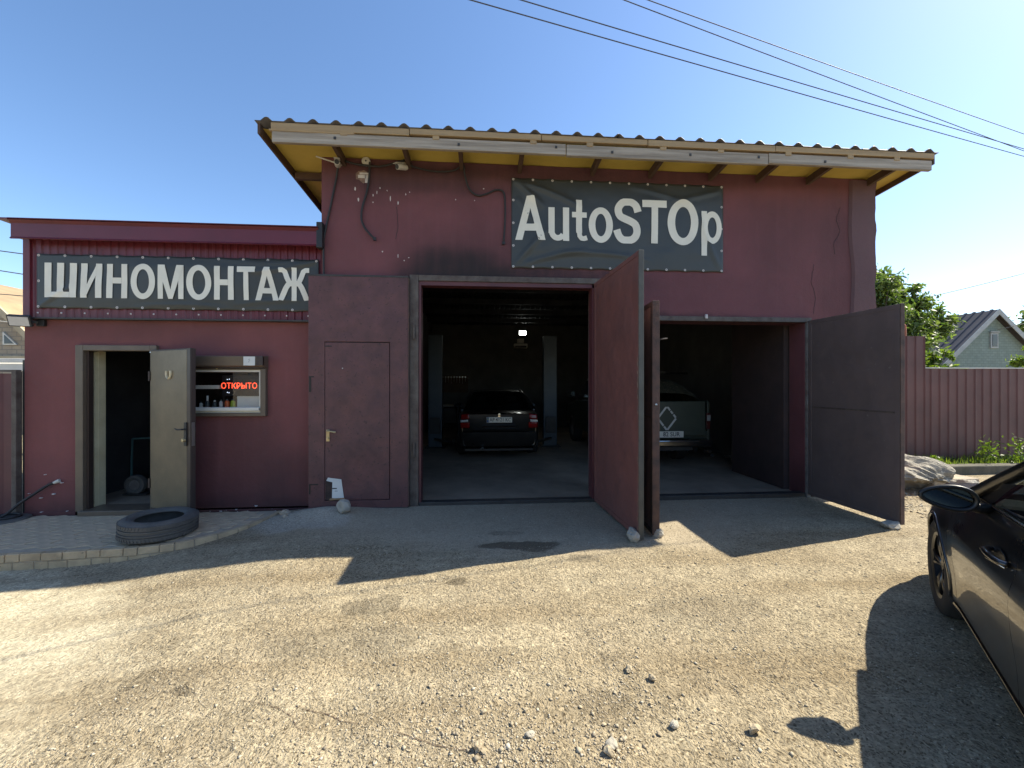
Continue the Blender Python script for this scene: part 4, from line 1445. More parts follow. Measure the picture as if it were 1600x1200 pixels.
# ================================================================== small things on the facades
emat('led_red', (1.0, 0.08, 0.03), 1.0)
emat('led_blue', (0.7, 0.8, 1.0), .7)
sg = MB().box(-3.42, -2.93, 0.20, 0.212, 1.44, 1.72).build('open_sign', pmat('sign_back', (0.014, 0.014, 0.016), None, 6, 0.4, 0.0), None, bevel=0.004)
tag(sg, 'small red lit ОТКРЫТО sign hanging inside the workshop window', 'sign')
me = text_mesh('ОТКРЫТО', 0.105, 'lettering', 0.0, sx=0.88)
me.materials.append(MATS['led_red'])
o = link('lettering', me)
o.rotation_euler = (R(90), 0, 0)
o.location = (-3.20, 0.196, 1.572)
o.parent = sg
for x, z in ((-3.35, 1.66), (-3.325, 1.665), (-3.35, 1.49), (-3.33, 1.485)):
    MB().lathe([(0, 0), (0.006, 0), (0.004, -0.004), (0, -0.005)], 8, 'Y', (x, 0.199, z)).build('light_dot', 'led_blue', sg)
# shelf and cans inside the window
sh = MB().box(-3.945, -3.46, 0.20, 0.40, 1.535, 1.585).build('wall_shelf', 'white_canopy', None, bevel=0.004)
MB().box(-3.93, -3.90, 0.38, 0.398, 1.30, 1.534).build('bracket', 'dark_steel', sh)
MB().box(-3.52, -3.49, 0.38, 0.398, 1.30, 1.534).build('bracket', 'dark_steel', sh)
tag(sh, 'pale shelf seen through the workshop window', 'shelf')
ct = MB().box(-3.945, -2.835, 0.145, 0.34, 1.222, 1.275).build('window_counter', 'roller_brown', None, bevel=0.005)
tag(ct, 'dark counter board right behind the workshop window glass', 'counter')
for x, r, h, mt, lb in ((-3.10, 0, 0, '', ''), (-3.352, .028, .105, 'can_orange', 'orange can standing in the workshop window'), (-3.282, .028, .105, 'can_green', 'lime green can standing in the workshop window'),
                        (-3.43, .022, .10, 'can_white', 'pale narrow bottle beside the orange can'), (-3.51, .025, .09, 'can_dark', 'dark can right of the small white can'),
                        (-3.60, .025, .10, 'can_dark', 'dark bottle with tall neck in the window row'), (-3.68, .02, .075, 'can_white', 'small white can among dark ones in the window')):
    if not h:
        continue
    root = thing('spray_can', lb, 'can', (x, 0.20, 1.276))
    nk = 0.07 if 'tall neck' in lb else 0.02
    part(MB().lathe([(0, 0), (r, 0), (r, h * .86), (r * .6, h * .93), (r * .6, h)], 16).build('can_body', mt, None, smooth=True), root)
    part(MB().lathe([(0, h + nk), (r * .45, h + nk), (r * .5, h + .001), (0, h + .001)], 12).build('cap', 'can_dark' if mt != 'can_dark' else 'can_white', None, smooth=True), root)
bx = thing('paper_box', 'pale cardboard box behind the window glass under the lit sign', 'box', (-3.05, 0.25, 1.276))
part(MB().box(-.19, .17, -.03, .08, 0, .16).build('box_body', 'paper', None, bevel=0.003), bx)
part(MB().box(-.192, .172, -.032, .082, .130, .166).build('lid', 'paper', None, bevel=0.003), bx)

# floodlight on the workshop corner
fl_ = thing('floodlight', 'small floodlight on a bracket at the upper left corner of the workshop wall', 'floodlight', (-5.55, 0.1, 2.36))
Mf = Matrix.Translation((-5.60, -0.05, 2.365)) @ Matrix.Rotation(R(22), 4, 'Z') @ Matrix.Rotation(R(24), 4, 'X')
MB().box(-.10, .10, -.012, .04, -.07, .07).xf(Mf).build('housing', 'dark_steel', fl_, bevel=0.008)
MB().box(-.085, .085, -.017, -.0125, -.055, .055).xf(Mf).build('lamp_glass', 'clear_lens', fl_)
m = MB()
for k in range(6):
    m.box(-.09 + k * .033, -.085 + k * .033, .041, .065, -.055, .055)
m.xf(Mf).build('fins', 'dark_steel', fl_)
MB().tube([(-5.60, -0.03, 2.36), (-5.54, 0.02, 2.37), (-5.50, 0.10, 2.37)], 0.018, 8).build('bracket', 'dark_steel', fl_)
MB().box(-5.53, -5.44, 0.06, 0.099, 2.32, 2.40).build('junction_block', 'black_plastic', fl_, bevel=0.006)


def make_camera(label, x, z, ang, tilt):
    t = thing('security_camera', label, 'camera', (x, 0.0, z), 0, 'security cameras under the eave')
    part(MB().lathe([(0, -0.001), (0.045, -0.001), (0.045, -0.025), (0.03, -0.035), (0, -0.036)], 16, 'Y').build('mount', 'white_plastic', None, smooth=True), t)
    part(MB().tube([(0, -0.03, 0), (0, -0.08, -0.02), (0, -0.10, -0.05)], 0.016, 8).build('arm', 'white_plastic', None, smooth=True), t)
    Mc = Matrix.Translation((0, -0.115, -0.075)) @ Matrix.Rotation(ang, 4, 'Z') @ Matrix.Rotation(tilt, 4, 'X')
    part(MB().lathe([(0, 0.09), (0.03, 0.085), (0.036, 0.06), (0.036, -0.07), (0.034, -0.08), (0.0, -0.08)], 18, 'Y').xf(Mc).build('camera_body', 'white_plastic', None, smooth=True), t)
    part(MB().lathe([(0, -0.0805), (0.030, -0.0805), (0.028, -0.086), (0.0, -0.09)], 16, 'Y').xf(Mc).build('lens', 'black_plastic', None, smooth=True), t)
    part(MB().box(-.035, .035, -.105, .03, .037, .043).xf(Mc).build('sun_hood', 'white_plastic', None, bevel=0.002), t)
    return t


make_camera('white security camera nearest the left corner of the garage eave', -1.83, 4.47, R(14), R(12))
make_camera('white security camera right of the round junction box under the eave', -1.03, 4.46, R(-38), R(20))
jb = MB().lathe([(0, -0.001), (0.055, -0.001), (0.055, -0.04), (0.045, -0.046), (0, -0.047)], 18, 'Y', (-1.50, 0, 4.485)).build('junction_box', 'white_plastic', None, smooth=True)
tag(jb, 'round pale junction box between the two cameras under the eave', 'junction box')
MB().lathe([(0, -0.047), (0.012, -0.047), (0.01, -0.052), (0, -0.053)], 10, 'Y', (-1.50, 0, 4.485)).build('cap_screw', 'dark_steel', jb)
tr = MB().tube([(-1.86, -0.13, 4.40), (-2.06, -0.2, 4.43)], 0.009, 6).build('white_rod', 'white_plastic')
tag(tr, 'thin white rod pointing left from the corner camera', 'rod')


def cable(label, pts, r, name='cable', n=6, mat='cable_black', group='black cables on the garage wall'):
    o = MB().tube(smooth_path(pts, n), r, 8).build(name, mat, None, smooth='all')
    tag(o, label, 'cable', group)
    return o


cable('black cable running down the left corner of the garage wall to the gate', [(-1.84, -0.06, 4.42), (-1.88, -0.02, 4.25), (-1.95, -0.018, 3.9), (-2.03, -0.02, 3.5), (-2.035, -0.03, 3.35), (-2.03, -0.03, 3.0), (-2.02, -0.03, 2.99)], 0.013)
c2 = cable('black cable hanging loose below the round junction box', [(-1.45, -0.04, 4.47), (-1.46, -0.03, 4.3), (-1.49, -0.025, 4.1), (-1.545, -0.03, 3.9), (-1.56, -0.03, 3.75), (-1.52, -0.04, 3.63), (-1.45, -0.045, 3.54), (-1.395, -0.05, 3.48)], 0.014)
MB().lathe([(0, -.02), (.02, -.018), (.02, .02), (0, .025)], 10, 'Z', (-1.385, -0.05, 3.475)).build('plug', 'black_plastic', c2)
cable('black cable strung along the eave between cameras and box', [(-1.80, -0.06, 4.48), (-1.65, -0.05, 4.44), (-1.48, -0.05, 4.42), (-1.3, -0.05, 4.42), (-1.1, -0.06, 4.47), (-1.0, -0.07, 4.5)], 0.014)
c3 = cable('long black cable sagging right of the second camera and down beside the banner', [(-0.98, -0.08, 4.45), (-0.85, -0.05, 4.42), (-0.62, -0.03, 4.39), (-0.38, -0.03, 4.41), (-0.25, -0.06, 4.47), (-0.23, -0.04, 4.36), (-0.17, -0.025, 4.18), (-0.06, -0.02, 4.10), (0.07, -0.02, 4.13), (0.18, -0.02, 4.18), (0.28, -0.02, 4.16), (0.305, -0.02, 4.0), (0.30, -0.02, 3.7), (0.285, -0.02, 3.49)], 0.012)
MB().box(0.265, 0.305, -0.03, -0.001, 3.46, 3.50).build('clip', 'black_plastic', c3, bevel=0.004)
hose = cable('black cable with a pale plug hanging from the workshop wall to the ground at left', [(-5.335, 0.075, 0.365), (-5.40, 0.06, 0.335), (-5.52, 0.03, 0.24), (-5.66, 0.0, 0.13), (-5.74, -0.05, 0.03), (-5.80, -0.12, -0.02)], 0.016, 'power_cable', group=None)
MB().tube([(-5.335, 0.07, 0.366), (-5.28, 0.085, 0.39)], [0.016, 0.024], 10).build('plug', 'white_plastic', hose)
bsn = thing('rubber_mat', 'flat black rubber puddle of hose and mat at the foot of the left gate post', 'mat', (-5.72, -0.08, -0.04))
m = MB().lathe([(0, 0.03), (0.16, 0.03), (0.2, 0.02), (0.21, 0.0), (0, 0.0)], 22)
part(m.build('mat_disc', 'rubber', None, smooth=True), bsn)
part(MB().tube([(0.13 * math.cos(a * .5), 0.11 * math.sin(a * .5), .045) for a in range(14)], 0.014, 8).build('hose_coil', 'cable_black', None, smooth='all'), bsn)


# ================================================================== paved step before the workshop
PL = [(-9.0, -1.16), (-5.6, -1.17), (-4.6, -1.14), (-3.9, -1.09), (-3.35, -1.03), (-3.02, -0.88), (-2.82, -0.66), (-2.68, -0.40), (-2.60, -0.12), (-2.58, 0.06)]
PLs = [(p[0], p[1]) for p in smooth_path([(a, b, 0) for a, b in PL], 8)]
ZT = -0.04
step = thing('paved_step', 'low step paved with grey wavy pavers and edged with tan stone tiles', 'step', (-4.3, -0.5, -0.2))
m = MB().prism([(-9.0, 0.075)] + [(a, b + 0.0) for a, b in PLs[:-1]] + [(-2.58, 0.075)], 0.36, 'XY', -0.41)
m.build('step_base', 'cement', step)


def inside(px_, py_, poly):
    c = False
    j = len(poly) - 1
    for i in range(len(poly)):
        if (poly[i][1] > py_) != (poly[j][1] > py_) and px_ < (poly[j][0] - poly[i][0]) * (py_ - poly[i][1]) / (poly[j][1] - poly[i][1]) + poly[i][0]:
            c = not c
        j = i
    return c


edge_poly = [(-9.0, 0.07)] + PLs + [(-2.58, 0.07)]
# wavy paver: a chevron brick with its top a touch proud
pw, ph_ = 0.236, 0.111
out = []
for k in range(9):
    t = k / 8
    out.append((-pw / 2 + pw * t, -ph_ / 2 + 0.022 * math.sin(t * 2 * math.pi)))
for k in range(9):
    t = 1 - k / 8
    out.append((-pw / 2 + pw * t, ph_ / 2 + 0.022 * math.sin(t * 2 * math.pi)))
pv0 = None
row = 0
y = 0.0
cnt = 0
while y > -1.2:
    x = -6.6 + (pw / 2 + .003) * (row % 2)
    while x < -2.55:
        if all(inside(x + a, y + b, edge_poly) for a, b in ((-.15, -.1), (.15, -.1), (-.15, .05), (.15, .05))) and cnt < 290:
            if pv0 is None:
                pv0 = MB().prism(out, 0.03, 'XY', -0.03).build('paver', 'paver_grey', None, bevel=0.004, bseg=1)
                p = pv0
            else:
                p = pv0.copy()
                COL.objects.link(p)
            p.parent = step
            p.matrix_parent_inverse = world_of(step).inverted()
            p.location = (x, y, ZT + random.uniform(-.003, .002))
            p.rotation_euler = (R(random.uniform(-.6, .6)), R(random.uniform(-.6, .6)), R(random.uniform(-.7, .7)))
            cnt += 1
        x += pw + 0.005
    y -= ph_ + 0.005
    row += 1
# mortar bed just under the paver tops, filling out to the edge
MB().prism([(-9.0, 0.0745)] + [(a, b + 0.001) for a, b in PLs[:-1]] + [(-2.58, 0.0745)], 0.03, 'XY', -0.0835).build('bed', 'paver_grey', step)
# kerb tiles, two courses
cum = [0]
for a, b in zip(PLs[:-1], PLs[1:]):
    cum.append(cum[-1] + math.hypot(b[0] - a[0], b[1] - a[1]))


def along(s):
    for i in range(len(cum) - 1):
        if s <= cum[i + 1]:
            t = (s - cum[i]) / (cum[i + 1] - cum[i] + 1e-9)
            return (PLs[i][0] + (PLs[i + 1][0] - PLs[i][0]) * t, PLs[i][1] + (PLs[i + 1][1] - PLs[i][1]) * t)
    return PLs[-1]


for course, (za, zb_) in enumerate(((-0.113, -0.036), (-0.21, -0.118))):
    s = 2.6 + 0.1 * course
    while s < cum[-1] - 0.05:
        tl = random.choice((0.16, 0.2, 0.12, 0.18))
        e_ = min(s + tl, cum[-1])
        a = along(s + 0.004)
        b = along(e_ - 0.004)
        dx, dy = b[0] - a[0], b[1] - a[1]
        l = math.hypot(dx, dy) or 1
        nx_, ny_ = dy / l, -dx / l
        pr = random.uniform(0.010, 0.018) - 0.004 * course
        zt_ = zb_ - random.uniform(0, .005)
        zo = random.uniform(-.004, .004)
        m = MB().hexa([(a[0] + nx_ * pr, a[1] + ny_ * pr, za + zo), (b[0] + nx_ * pr, b[1] + ny_ * pr, za + zo), (b[0] - nx_ * .05, b[1] - ny_ * .05, za), (a[0] - nx_ * .05, a[1] - ny_ * .05, za)],
                      [(a[0] + nx_ * pr * .7, a[1] + ny_ * pr * .7, zt_), (b[0] + nx_ * pr * .7, b[1] + ny_ * pr * .7, zt_), (b[0] - nx_ * .05, b[1] - ny_ * .05, zt_), (a[0] - nx_ * .05, a[1] - ny_ * .05, zt_)])
        m.build('kerb_tile', 'kerb_tile', step, bevel=0.006, bseg=2)
        s = e_
# rubble where the step dies into the gate
for i, (x, y, s) in enumerate(((-2.45, -0.16, .05), (-2.38, -0.3, .03), (-2.52, -0.05, .04))):
    me = rock_mesh('rubble', (s * 1.3, s, s * .7), 300 + i, 2)
    me.materials.append(MATS['cement'])
    o = link('rubble', me)
    o.location = (x, y, gz(x, y) - 0.01)
    o.parent = step
    o.matrix_parent_inverse = world_of(step).inverted()

# ================================================================== tyre lying on the step
ty = thing('old_tyre', 'worn car tyre lying flat on the paved step', 'tyre', (-3.51, -0.70, ZT + 0.008))
Ro, Ri, hw = 0.335, 0.205, 0.105
prof = [(Ri, -hw * .72), (Ri + .012, -hw * .86), (Ri + .045, -hw * .98), (Ri + .085, -hw), (Ro - .022, -hw * .86), (Ro - .004, -hw * .72),
        (Ro, -hw * .5), (Ro + .001, -hw * .36), (Ro - .009, -hw * .345), (Ro - .009, -hw * .28), (Ro + .002, -hw * .265), (Ro + .003, -.012), (Ro - .008, -.010), (Ro - .008, .010), (Ro + .003, .012),
        (Ro + .002, hw * .265), (Ro - .009, hw * .28), (Ro - .009, hw * .345), (Ro + .001, hw * .36), (Ro, hw * .5), (Ro - .004, hw * .72), (Ro - .022, hw * .86), (Ri + .085, hw), (Ri + .06, hw * 1.0), (Ri + .055, hw * .96), (Ri + .045, hw * .98), (Ri + .012, hw * .86), (Ri, hw * .72)]
inner = [(Ri + .01, hw * .62), (Ri + .07, hw * .82), (Ro - .03, hw * .7), (Ro - .016, 0), (Ro - .03, -hw * .7), (Ri + .07, -hw * .82), (Ri + .01, -hw * .62)]
tm = MB().lathe(prof + inner, 72, 'Z', (0, 0, hw), close=True)
Mt = Matrix.Rotation(R(2.5), 4, 'Y')
part(tm.xf(Mt).build('tyre_carcass', 'rubber', None, smooth=True), ty)
m = MB()
for k in range(64):
    a = 2 * math.pi * k / 64
    for h0, h1 in ((-hw * .74, -hw * .40), (hw * .40, hw * .74)):
        sk = .03 * (1 if h0 > 0 else -1)
        pA = [(math.cos(a - .012) * r, math.sin(a - .012) * r, hw + h0) for r in (Ro - .006, Ro + .0035)]
        q = []
        for hh, da in ((h0, 0), (h1, sk)):
            q.append([((r) * math.cos(a + da + e), (r) * math.sin(a + da + e), hw + hh) for r, e in ((Ro - .008, -.034), (Ro + .0032, -.034), (Ro + .0032, .034), (Ro - .008, .034))])
        m.hexa(q[0], q[1])
tb = part(m.xf(Mt).build('tread_block', 'rubber', None), ty)
tag(tb, kind='stuff')

# ================================================================== stones
def stone(label, x, y, size, seed, mat='stone_grey', name='stone', group='stones on the yard', dz=0.0, sub=3, rz=None, rough=.35):
    me = rock_mesh(name, size, seed, sub, rough)
    me.materials.append(MATS[mat])
    o = link(name, me)
    o.location = (x, y, gz(x, y) - size[2] * 0.12 + dz)
    o.rotation_euler = (0, 0, rz if rz is not None else random.uniform(0, 6))
    return tag(o, label, 'stone', group)


stone('angular grey stone propping the flat gate leaf', -1.675, -0.33, (.085, .075, .10), 1, rz=.4)
stone('grey stone wedged under the tall maroon gate leaf', 1.55, -1.36, (.085, .075, .075), 2, rz=1.0)
stone('round stone wedged under the narrow rusty gate leaf', 1.825, -1.28, (.062, .06, .07), 3, rz=2.0)
stone('flat dark stone under the tip of the dark right gate leaf', 4.52, -1.22, (.13, .08, .05), 4, rz=.5)
stone('pale fist sized stone nearest the mirror shadow', 1.243, -3.568, (.036, .026, .022), 5, 'gravel_stone', rz=.3)
stone('small pale stone lying alone in the middle of the yard', .82, -3.126, (.026, .02, .018), 6, 'gravel_stone', rz=1.2)
stone('small grey stone right of the lone pale stone', .925, -3.207, (.024, .02, .018), 7, 'gravel_stone')
stone('largest pale stone of the cluster at the bottom edge', .548, -3.62, (.026, .021, .021), 8, 'gravel_stone')
stone('stone behind the largest one of the bottom cluster', .57, -3.585, (.03, .024, .02), 9, 'stone_grey')
stone('stone in the dark dirt right of the bottom cluster', .90, -3.50, (.024, .018, .015), 10, 'stone_grey')
stone('stone lying left of the bottom cluster by the crack', -.02, -3.55, (.024, .02, .022), 12, 'gravel_stone')
stone('low stone nearest the end of the thin ground crack', .22, -3.50, (.024, .017, .012), 13, 'stone_grey')
MESS = []
srng = random.Random(5)
for i in range(46):
    cxy = srng.choice([(.55, -3.6, .22), (.75, -3.45, .18), (1.0, -3.55, .25), (.1, -3.5, .3), (-.1, -3.2, .35), (.35, -3.3, .3)])
    x, y = srng.gauss(cxy[0], cxy[2]), srng.gauss(cxy[1], cxy[2] * .45)
    if y > -4.0:
        MESS.append((x, y, 0.004 + 0.009 * srng.random() ** 2))
proto = []
for k in range(4):
    me = rock_mesh('pebble', (1.2, .95, .8), 60 + k, 2)
    me.materials.append(MATS['gravel_stone'])
    proto.append(me)
pv, pf = [], []
for x, y, s in MESS:
    me = srng.choice(proto)
    a_ = srng.uniform(0, 6)
    M_ = Matrix.Translation((x, y, gz(x, y) - s * .1)) @ Matrix.Rotation(a_, 4, 'Z') @ Matrix.Scale(s, 4)
    o_ = len(pv)
    pv += [tuple(M_ @ v.co) for v in me.vertices]
    pf += [tuple(i + o_ for i in p.vertices) for p in me.polygons]
mm_ = MB()
mm_.v, mm_.f = pv, pf
tag(mm_.build('pebbles', 'gravel_stone', None, fix=False), 'small pale pebbles strewn over the foreground gravel', 'pebbles', kind='stuff')
stone('big pale weathered boulder beside the open dark gate leaf', 6.45, 0.42, (.72, .40, .29), 21, 'boulder_stone', 'boulder', None, -.02, 6, rz=-.08, rough=.48)
stone('small dark rock at the foot of the big boulder', 6.35, -0.35, (.2, .14, .12), 22, 'stone_grey', 'boulder', None, 0, 4)
stone('grey rock behind the car mirror beside the boulder', 6.75, -0.25, (.24, .16, .16), 23, 'stone_grey', 'boulder', None, 0, 4)
sl = MB().box(6.75, 7.5, .15, .5, -.02, .17).build('concrete_slab', 'cement', None, bevel=0.015)
tag(sl, 'pale concrete slab lying right of the boulder', 'slab')
kb = MB().box(6.9, 14.0, 1.05, 1.25, -.1, .16).build('bank_kerb', pmat('shaded_kerb', (.13, .115, .085), (.075, .07, .05), 5, .95, .8, 30), None, bevel=0.02)  # kerb colour darkened to carry the shade under the grass
tag(kb, 'low concrete kerb under the grass along the right fence', 'kerb')


def ribbon(pts, w, name='ground_crack'):
    P = smooth_path([(a, b, 0) for a, b in pts], 7)
    m = MB()
    vs_ = []
    for i, p in enumerate(P):
        a, b = P[max(0, i - 1)], P[min(len(P) - 1, i + 1)]
        t = (b - a).normalized()
        n = Vector((-t.y, t.x, 0))
        ww = w * (0.4 + 0.9 * random.random()) * math.sin(math.pi * (i + .6) / (len(P) + .2)) ** .5
        jx = random.uniform(-.004, .004)
        for s in (-1, 1):
            q = p + n * (ww * s + jx)
            vs_.append((q.x, q.y, gz(q.x, q.y) + 0.0035))
    m.add(vs_, [(2 * i, 2 * i + 1, 2 * i + 3, 2 * i + 2) for i in range(len(P) - 1)])
    o = m.build(name, 'twig_brown', None)
    return o


for pts, w in (([(-.93, -3.26), (-.82, -3.29), (-.74, -3.31), (-.66, -3.35), (-.57, -3.38)], .0018),
               ([(-1.23, -3.2), (-1.12, -3.225), (-1.0, -3.27), (-.92, -3.31), (-.86, -3.38), (-.77, -3.40)], .0014),
               ([(-.42, -3.43), (-.33, -3.467), (-.2, -3.52), (-.08, -3.55), (.02, -3.586)], .0016),
               ([(-.88, -3.38), (-.84, -3.32)], .0009), ([(-.72, -3.31), (-.75, -3.38)], .0009)):
    o = ribbon(pts, w)
    o.parent = ground


# ================================================================== inside the workshop door
ht = thing('hand_truck', 'dark hand truck with one round wheel leaning inside the brown door', 'hand truck', (-5.05, 0.95, 0.0))
part(MB().lathe([(0.03, -.03), (.08, -.03), (.10, -.045), (.135, -.04), (.145, 0), (.135, .04), (.10, .045), (.08, .03), (.03, .03)], 24, 'Y', (0.06, -.12, .146)).build('wheel', 'rubber', None, smooth=True), ht)
part(MB().lathe([(0, -.032), (.07, -.034), (.075, 0), (.07, .034), (0, .032)], 18, 'Y', (.06, -.12, .146)).build('hub', 'steel_worn', None, smooth=True), ht)
part(MB().tube([(-.02, -.1, .04), (-.10, 0.0, .42), (-.17, .1, .78)], .014, 8).tube([(.22, .05, .04), (.16, .12, .42), (.08, .2, .78)], .014, 8).tube([(-.17, .1, .78), (.08, .2, .78)], .014, 8).build('frame', 'cabinet_teal', None, smooth=True), ht)
part(MB().box(-.06, .26, -.2, .02, .015, .03).build('toe_plate', 'dark_steel', None), ht)
bx = thing('cardboard_box', 'tilted cardboard box in the dark behind the hand truck', 'box', (-4.78, 1.25, 0.30), 0.5)
Mb = Matrix.Rotation(R(38), 4, 'Y')
part(MB().box(-.15, .15, -.12, .12, -.02, .30).xf(Mb).build('box_body', 'cardboard', None, bevel=.004), bx)
part(MB().box(-.155, -.02, -.125, .125, .301, .306).xf(Mb).build('flap', 'cardboard', None), bx)
part(MB().box(.0, .155, -.125, .125, .301, .306).xf(Mb).build('flap', 'cardboard', None), bx)
st_ = MB().box(-5.0, -4.6, 1.1, 1.5, 0.0, .26).build('tool_chest', 'dark_steel', None, bevel=.01)
tag(st_, 'low dark chest under the tilted cardboard box', 'chest')
cb = thing('cabinet', 'teal metal cabinet half hidden behind the open brown door', 'cabinet', (-4.25, 1.15, 0))
part(MB().box(-.28, .3, -.2, .25, .02, .70).build('carcass', 'cabinet_teal', None, bevel=.006), cb)
part(MB().box(-.29, .31, -.21, .26, .705, .725).build('top', 'steel_worn', None, bevel=.004), cb)
part(MB().box(-.26, .28, -.212, -.202, .06, .66).build('door', 'cabinet_teal', None, bevel=.003), cb)
part(MB().tube([(-.2, -.215, .4), (-.2, -.24, .4), (-.2, -.24, .5), (-.2, -.215, .5)], .006, 6).build('handle', 'steel_worn', None), cb)

# ================================================================== inside the garage
lamp = thing('work_lamp', 'bright white lamp burning at the back of the dark garage', 'lamp', (1.42, 8.6, 3.40))
emat('lamp_white', (0.95, 1.0, 0.92), 9.0)
part(MB().box(-.13, .13, .0, .05, -.085, .085).build('housing', 'dark_steel', None, bevel=.008), lamp)
part(MB().box(-.115, .115, -.006, -.001, -.07, .07).build('lamp_panel', 'lamp_white', None), lamp)
part(MB().tube([(0, .05, 0), (0, .25, .12), (0, .449, .15)], .014, 8).build('bracket', 'dark_steel', None), lamp)
lx = 1.42
hp = thing('wall_unit', 'pale unit on the back wall just under the burning lamp', 'unit', (1.38, 8.98, 2.95))
part(MB().box(-.24, .24, -.16, .06, -.06, .10).build('unit_body', 'white_plastic', None, bevel=.02), hp)
part(MB().hexa([(-.2, -.165, -.05), (.2, -.165, -.05), (.2, -.161, -.05), (-.2, -.161, -.05)], [(-.2, -.165, .02), (.2, -.165, .02), (.2, -.161, .02), (-.2, -.161, .02)]).build('grille', 'dark_steel', None), hp)
part(MB().box(-.12, .12, -.1, .06, .13, .28).build('control_box', 'white_plastic', None, bevel=.01), hp)


def lift_post(x, y, s, label):
    t = thing('lift_post', label, 'lift post', (x, y, 0.022), 0, 'posts of the car lift')
    part(MB().box(-.17, .17, -.11, .11, .016, 2.80).build('column', 'lift_blue', None, bevel=.012), t)
    part(MB().box(-.10, .10, -.118, -.111, .1, 2.7).build('channel', 'lift_blue', None), t)
    part(MB().box(-.25, .25, -.22, .22, 0, .015).build('base_plate', 'dark_steel', None, bevel=.004), t)
    part(MB().box(-.13, .13, -.17, -.1185, .35, .75).build('carriage', 'dark_steel', None, bevel=.01), t)
    part(MB().hexa([(-.05, -.2, .2), (.05, -.2, .2), (.05, -.12, .2), (-.05, -.12, .2)], [(s * .5 - .05, -.6, .2), (s * .5 + .05, -.6, .2), (s * .5 + .05, -.52, .2), (s * .5 - .05, -.52, .2)]).xf(Matrix.Identity(4)).build('arm', 'dark_steel', None), t)
    part(MB().lathe([(0, 0), (.05, 0), (.05, .05), (0, .05)], 14, 'Z', (s * .5, -.56, .21)).build('arm_pad', 'rubber', None), t)
    for xx in (-.19, .19):
        part(MB().lathe([(0, 0), (.02, 0), (.02, .02), (0, .02)], 6, 'Z', (xx, -.17, .016)).build('bolt', 'steel_worn', None), t)
    return t


# arms swing flat: drawn as solid bars with real thickness
def flat_arm(t, s):
    for ch in list(t.children):
        if ch.name.startswith('arm') and not ch.name.startswith('arm_pad'):
            bpy.data.objects.remove(ch)
    a = Vector((0, -.16, .22))
    b = Vector((s * .5, -.56, .18))
    part(MB().tube([a, a.lerp(b, .5), b], .045, 6, flat=.7).build('arm', 'dark_steel', None), t)


for x, s, lb in ((1.72, -1, 'blue grey lift post right of the black sedan in the garage'), (-1.16, 1, 'dim blue lift post near the left garage wall')):
    flat_arm(lift_post(x, 4.75, s, lb), s)
bench = thing('workbench', 'dark workbench with drawers at the left back of the garage', 'workbench', (-1.25, 7.9, 0.022))
part(MB().box(-.5, .55, -.3, .35, .85, .90).build('bench_top', 'old_wood', None, bevel=.006), bench)
for xx in (-.42, .47):
    part(MB().box(xx - .03, xx + .03, -.26, .3, 0, .849).build('leg', 'dark_steel', None), bench)
part(MB().box(-.36, .40, -.25, .28, .30, .80).build('drawer_unit', 'dark_steel', None, bevel=.01), bench)
tbd = thing('tool_board', 'board hung with a row of spanners at the left back of the garage', 'tool board', (-1.0, 8.98, 1.6))
part(MB().box(-.5, .5, .0, .03, -.30, .30).build('board', 'rafter_wood', None), tbd)
for k in range(9):
    L_ = .16 + .02 * ((k * 5) % 4)
    part(MB().tube([(-.4 + k * .1, -.012, .24), (-.4 + k * .1, -.012, .24 - L_)], .010, 6).lathe([(.012, -.006), (.024, -.006), (.024, .006), (.012, .006)], 10, 'Y', (-.4 + k * .1, -.012, .25), close=True).build('spanner', 'steel_bright', None), tbd)
mm_ = MB()
for k in range(9):
    x, y = 4.95 + .3 * random.random(), 1.7 + .3 * k + .2 * random.random()
    me = rock_mesh('scrap', (.04 + .08 * random.random(), .04 + .05 * random.random(), .03 + .04 * random.random()), 400 + k, 2)
    mm_.add([(v.co.x + x, v.co.y + y, v.co.z + .022) for v in me.vertices], [tuple(p.vertices) for p in me.polygons])
tag(mm_.build('scrap', 'steel_worn', None), 'dim heap of scrap metal along the right garage wall', 'scrap', kind='stuff')
rail_ = thing('wall_bar', 'pale short bar on a bracket above the pickup in the right gateway', 'bar', (4.35, 4.2, 1.9))
part(MB().tube([(-.28, 0, 0), (.16, .0, -.015)], .03, 10).build('bar', 'steel_worn', None, smooth=True), rail_)
part(MB().tube([(.16, 0, -.015), (.6, .3, -.02), (1.0, .5, -.02)], .02, 8).build('bracket', 'dark_steel', None), rail_)


# ================================================================== cars
def lerp_tab(tab, x):
    if x <= tab[0][0]:
        return tab[0][1]
    for (a, va), (b, vb) in zip(tab[:-1], tab[1:]):
        if x <= b:
            t = (x - a) / (b - a)
            return va + (vb - va) * t
    return tab[-1][1]


def smooth_tab(tab, x):
    h = 0.12
    return (lerp_tab(tab, x - h) + 2 * lerp_tab(tab, x) + lerp_tab(tab, x + h)) / 4


WT = [(-2.42, .70), (-2.32, .80), (-2.1, .865), (-1.6, .90), (-.9, .905), (0, .905), (.95, .905), (1.4, .903), (1.9, .865), (2.2, .78), (2.38, .60)]
BT = [(-2.42, .93), (-2.2, .975), (-1.5, .995), (-.6, .985), (0, .965), (.8, .94), (1.1, .93), (1.7, .865), (2.1, .745), (2.38, .60)]
ZT_ = [(-2.42, .34), (-2.2, .27), (-1.9, .21), (1.9, .20), (2.2, .22), (2.38, .30)]
ST = [(0, .915), (.02, .95), (.07, .966), (.16, .968), (.28, .975), (.42, .99), (.56, .999), (.64, 1.0), (.70, .992), (.76, .978), (.86, .966), (.95, .945), (1.0, .905)]
WHX, WHR, WHZ = 1.40, .355, .325


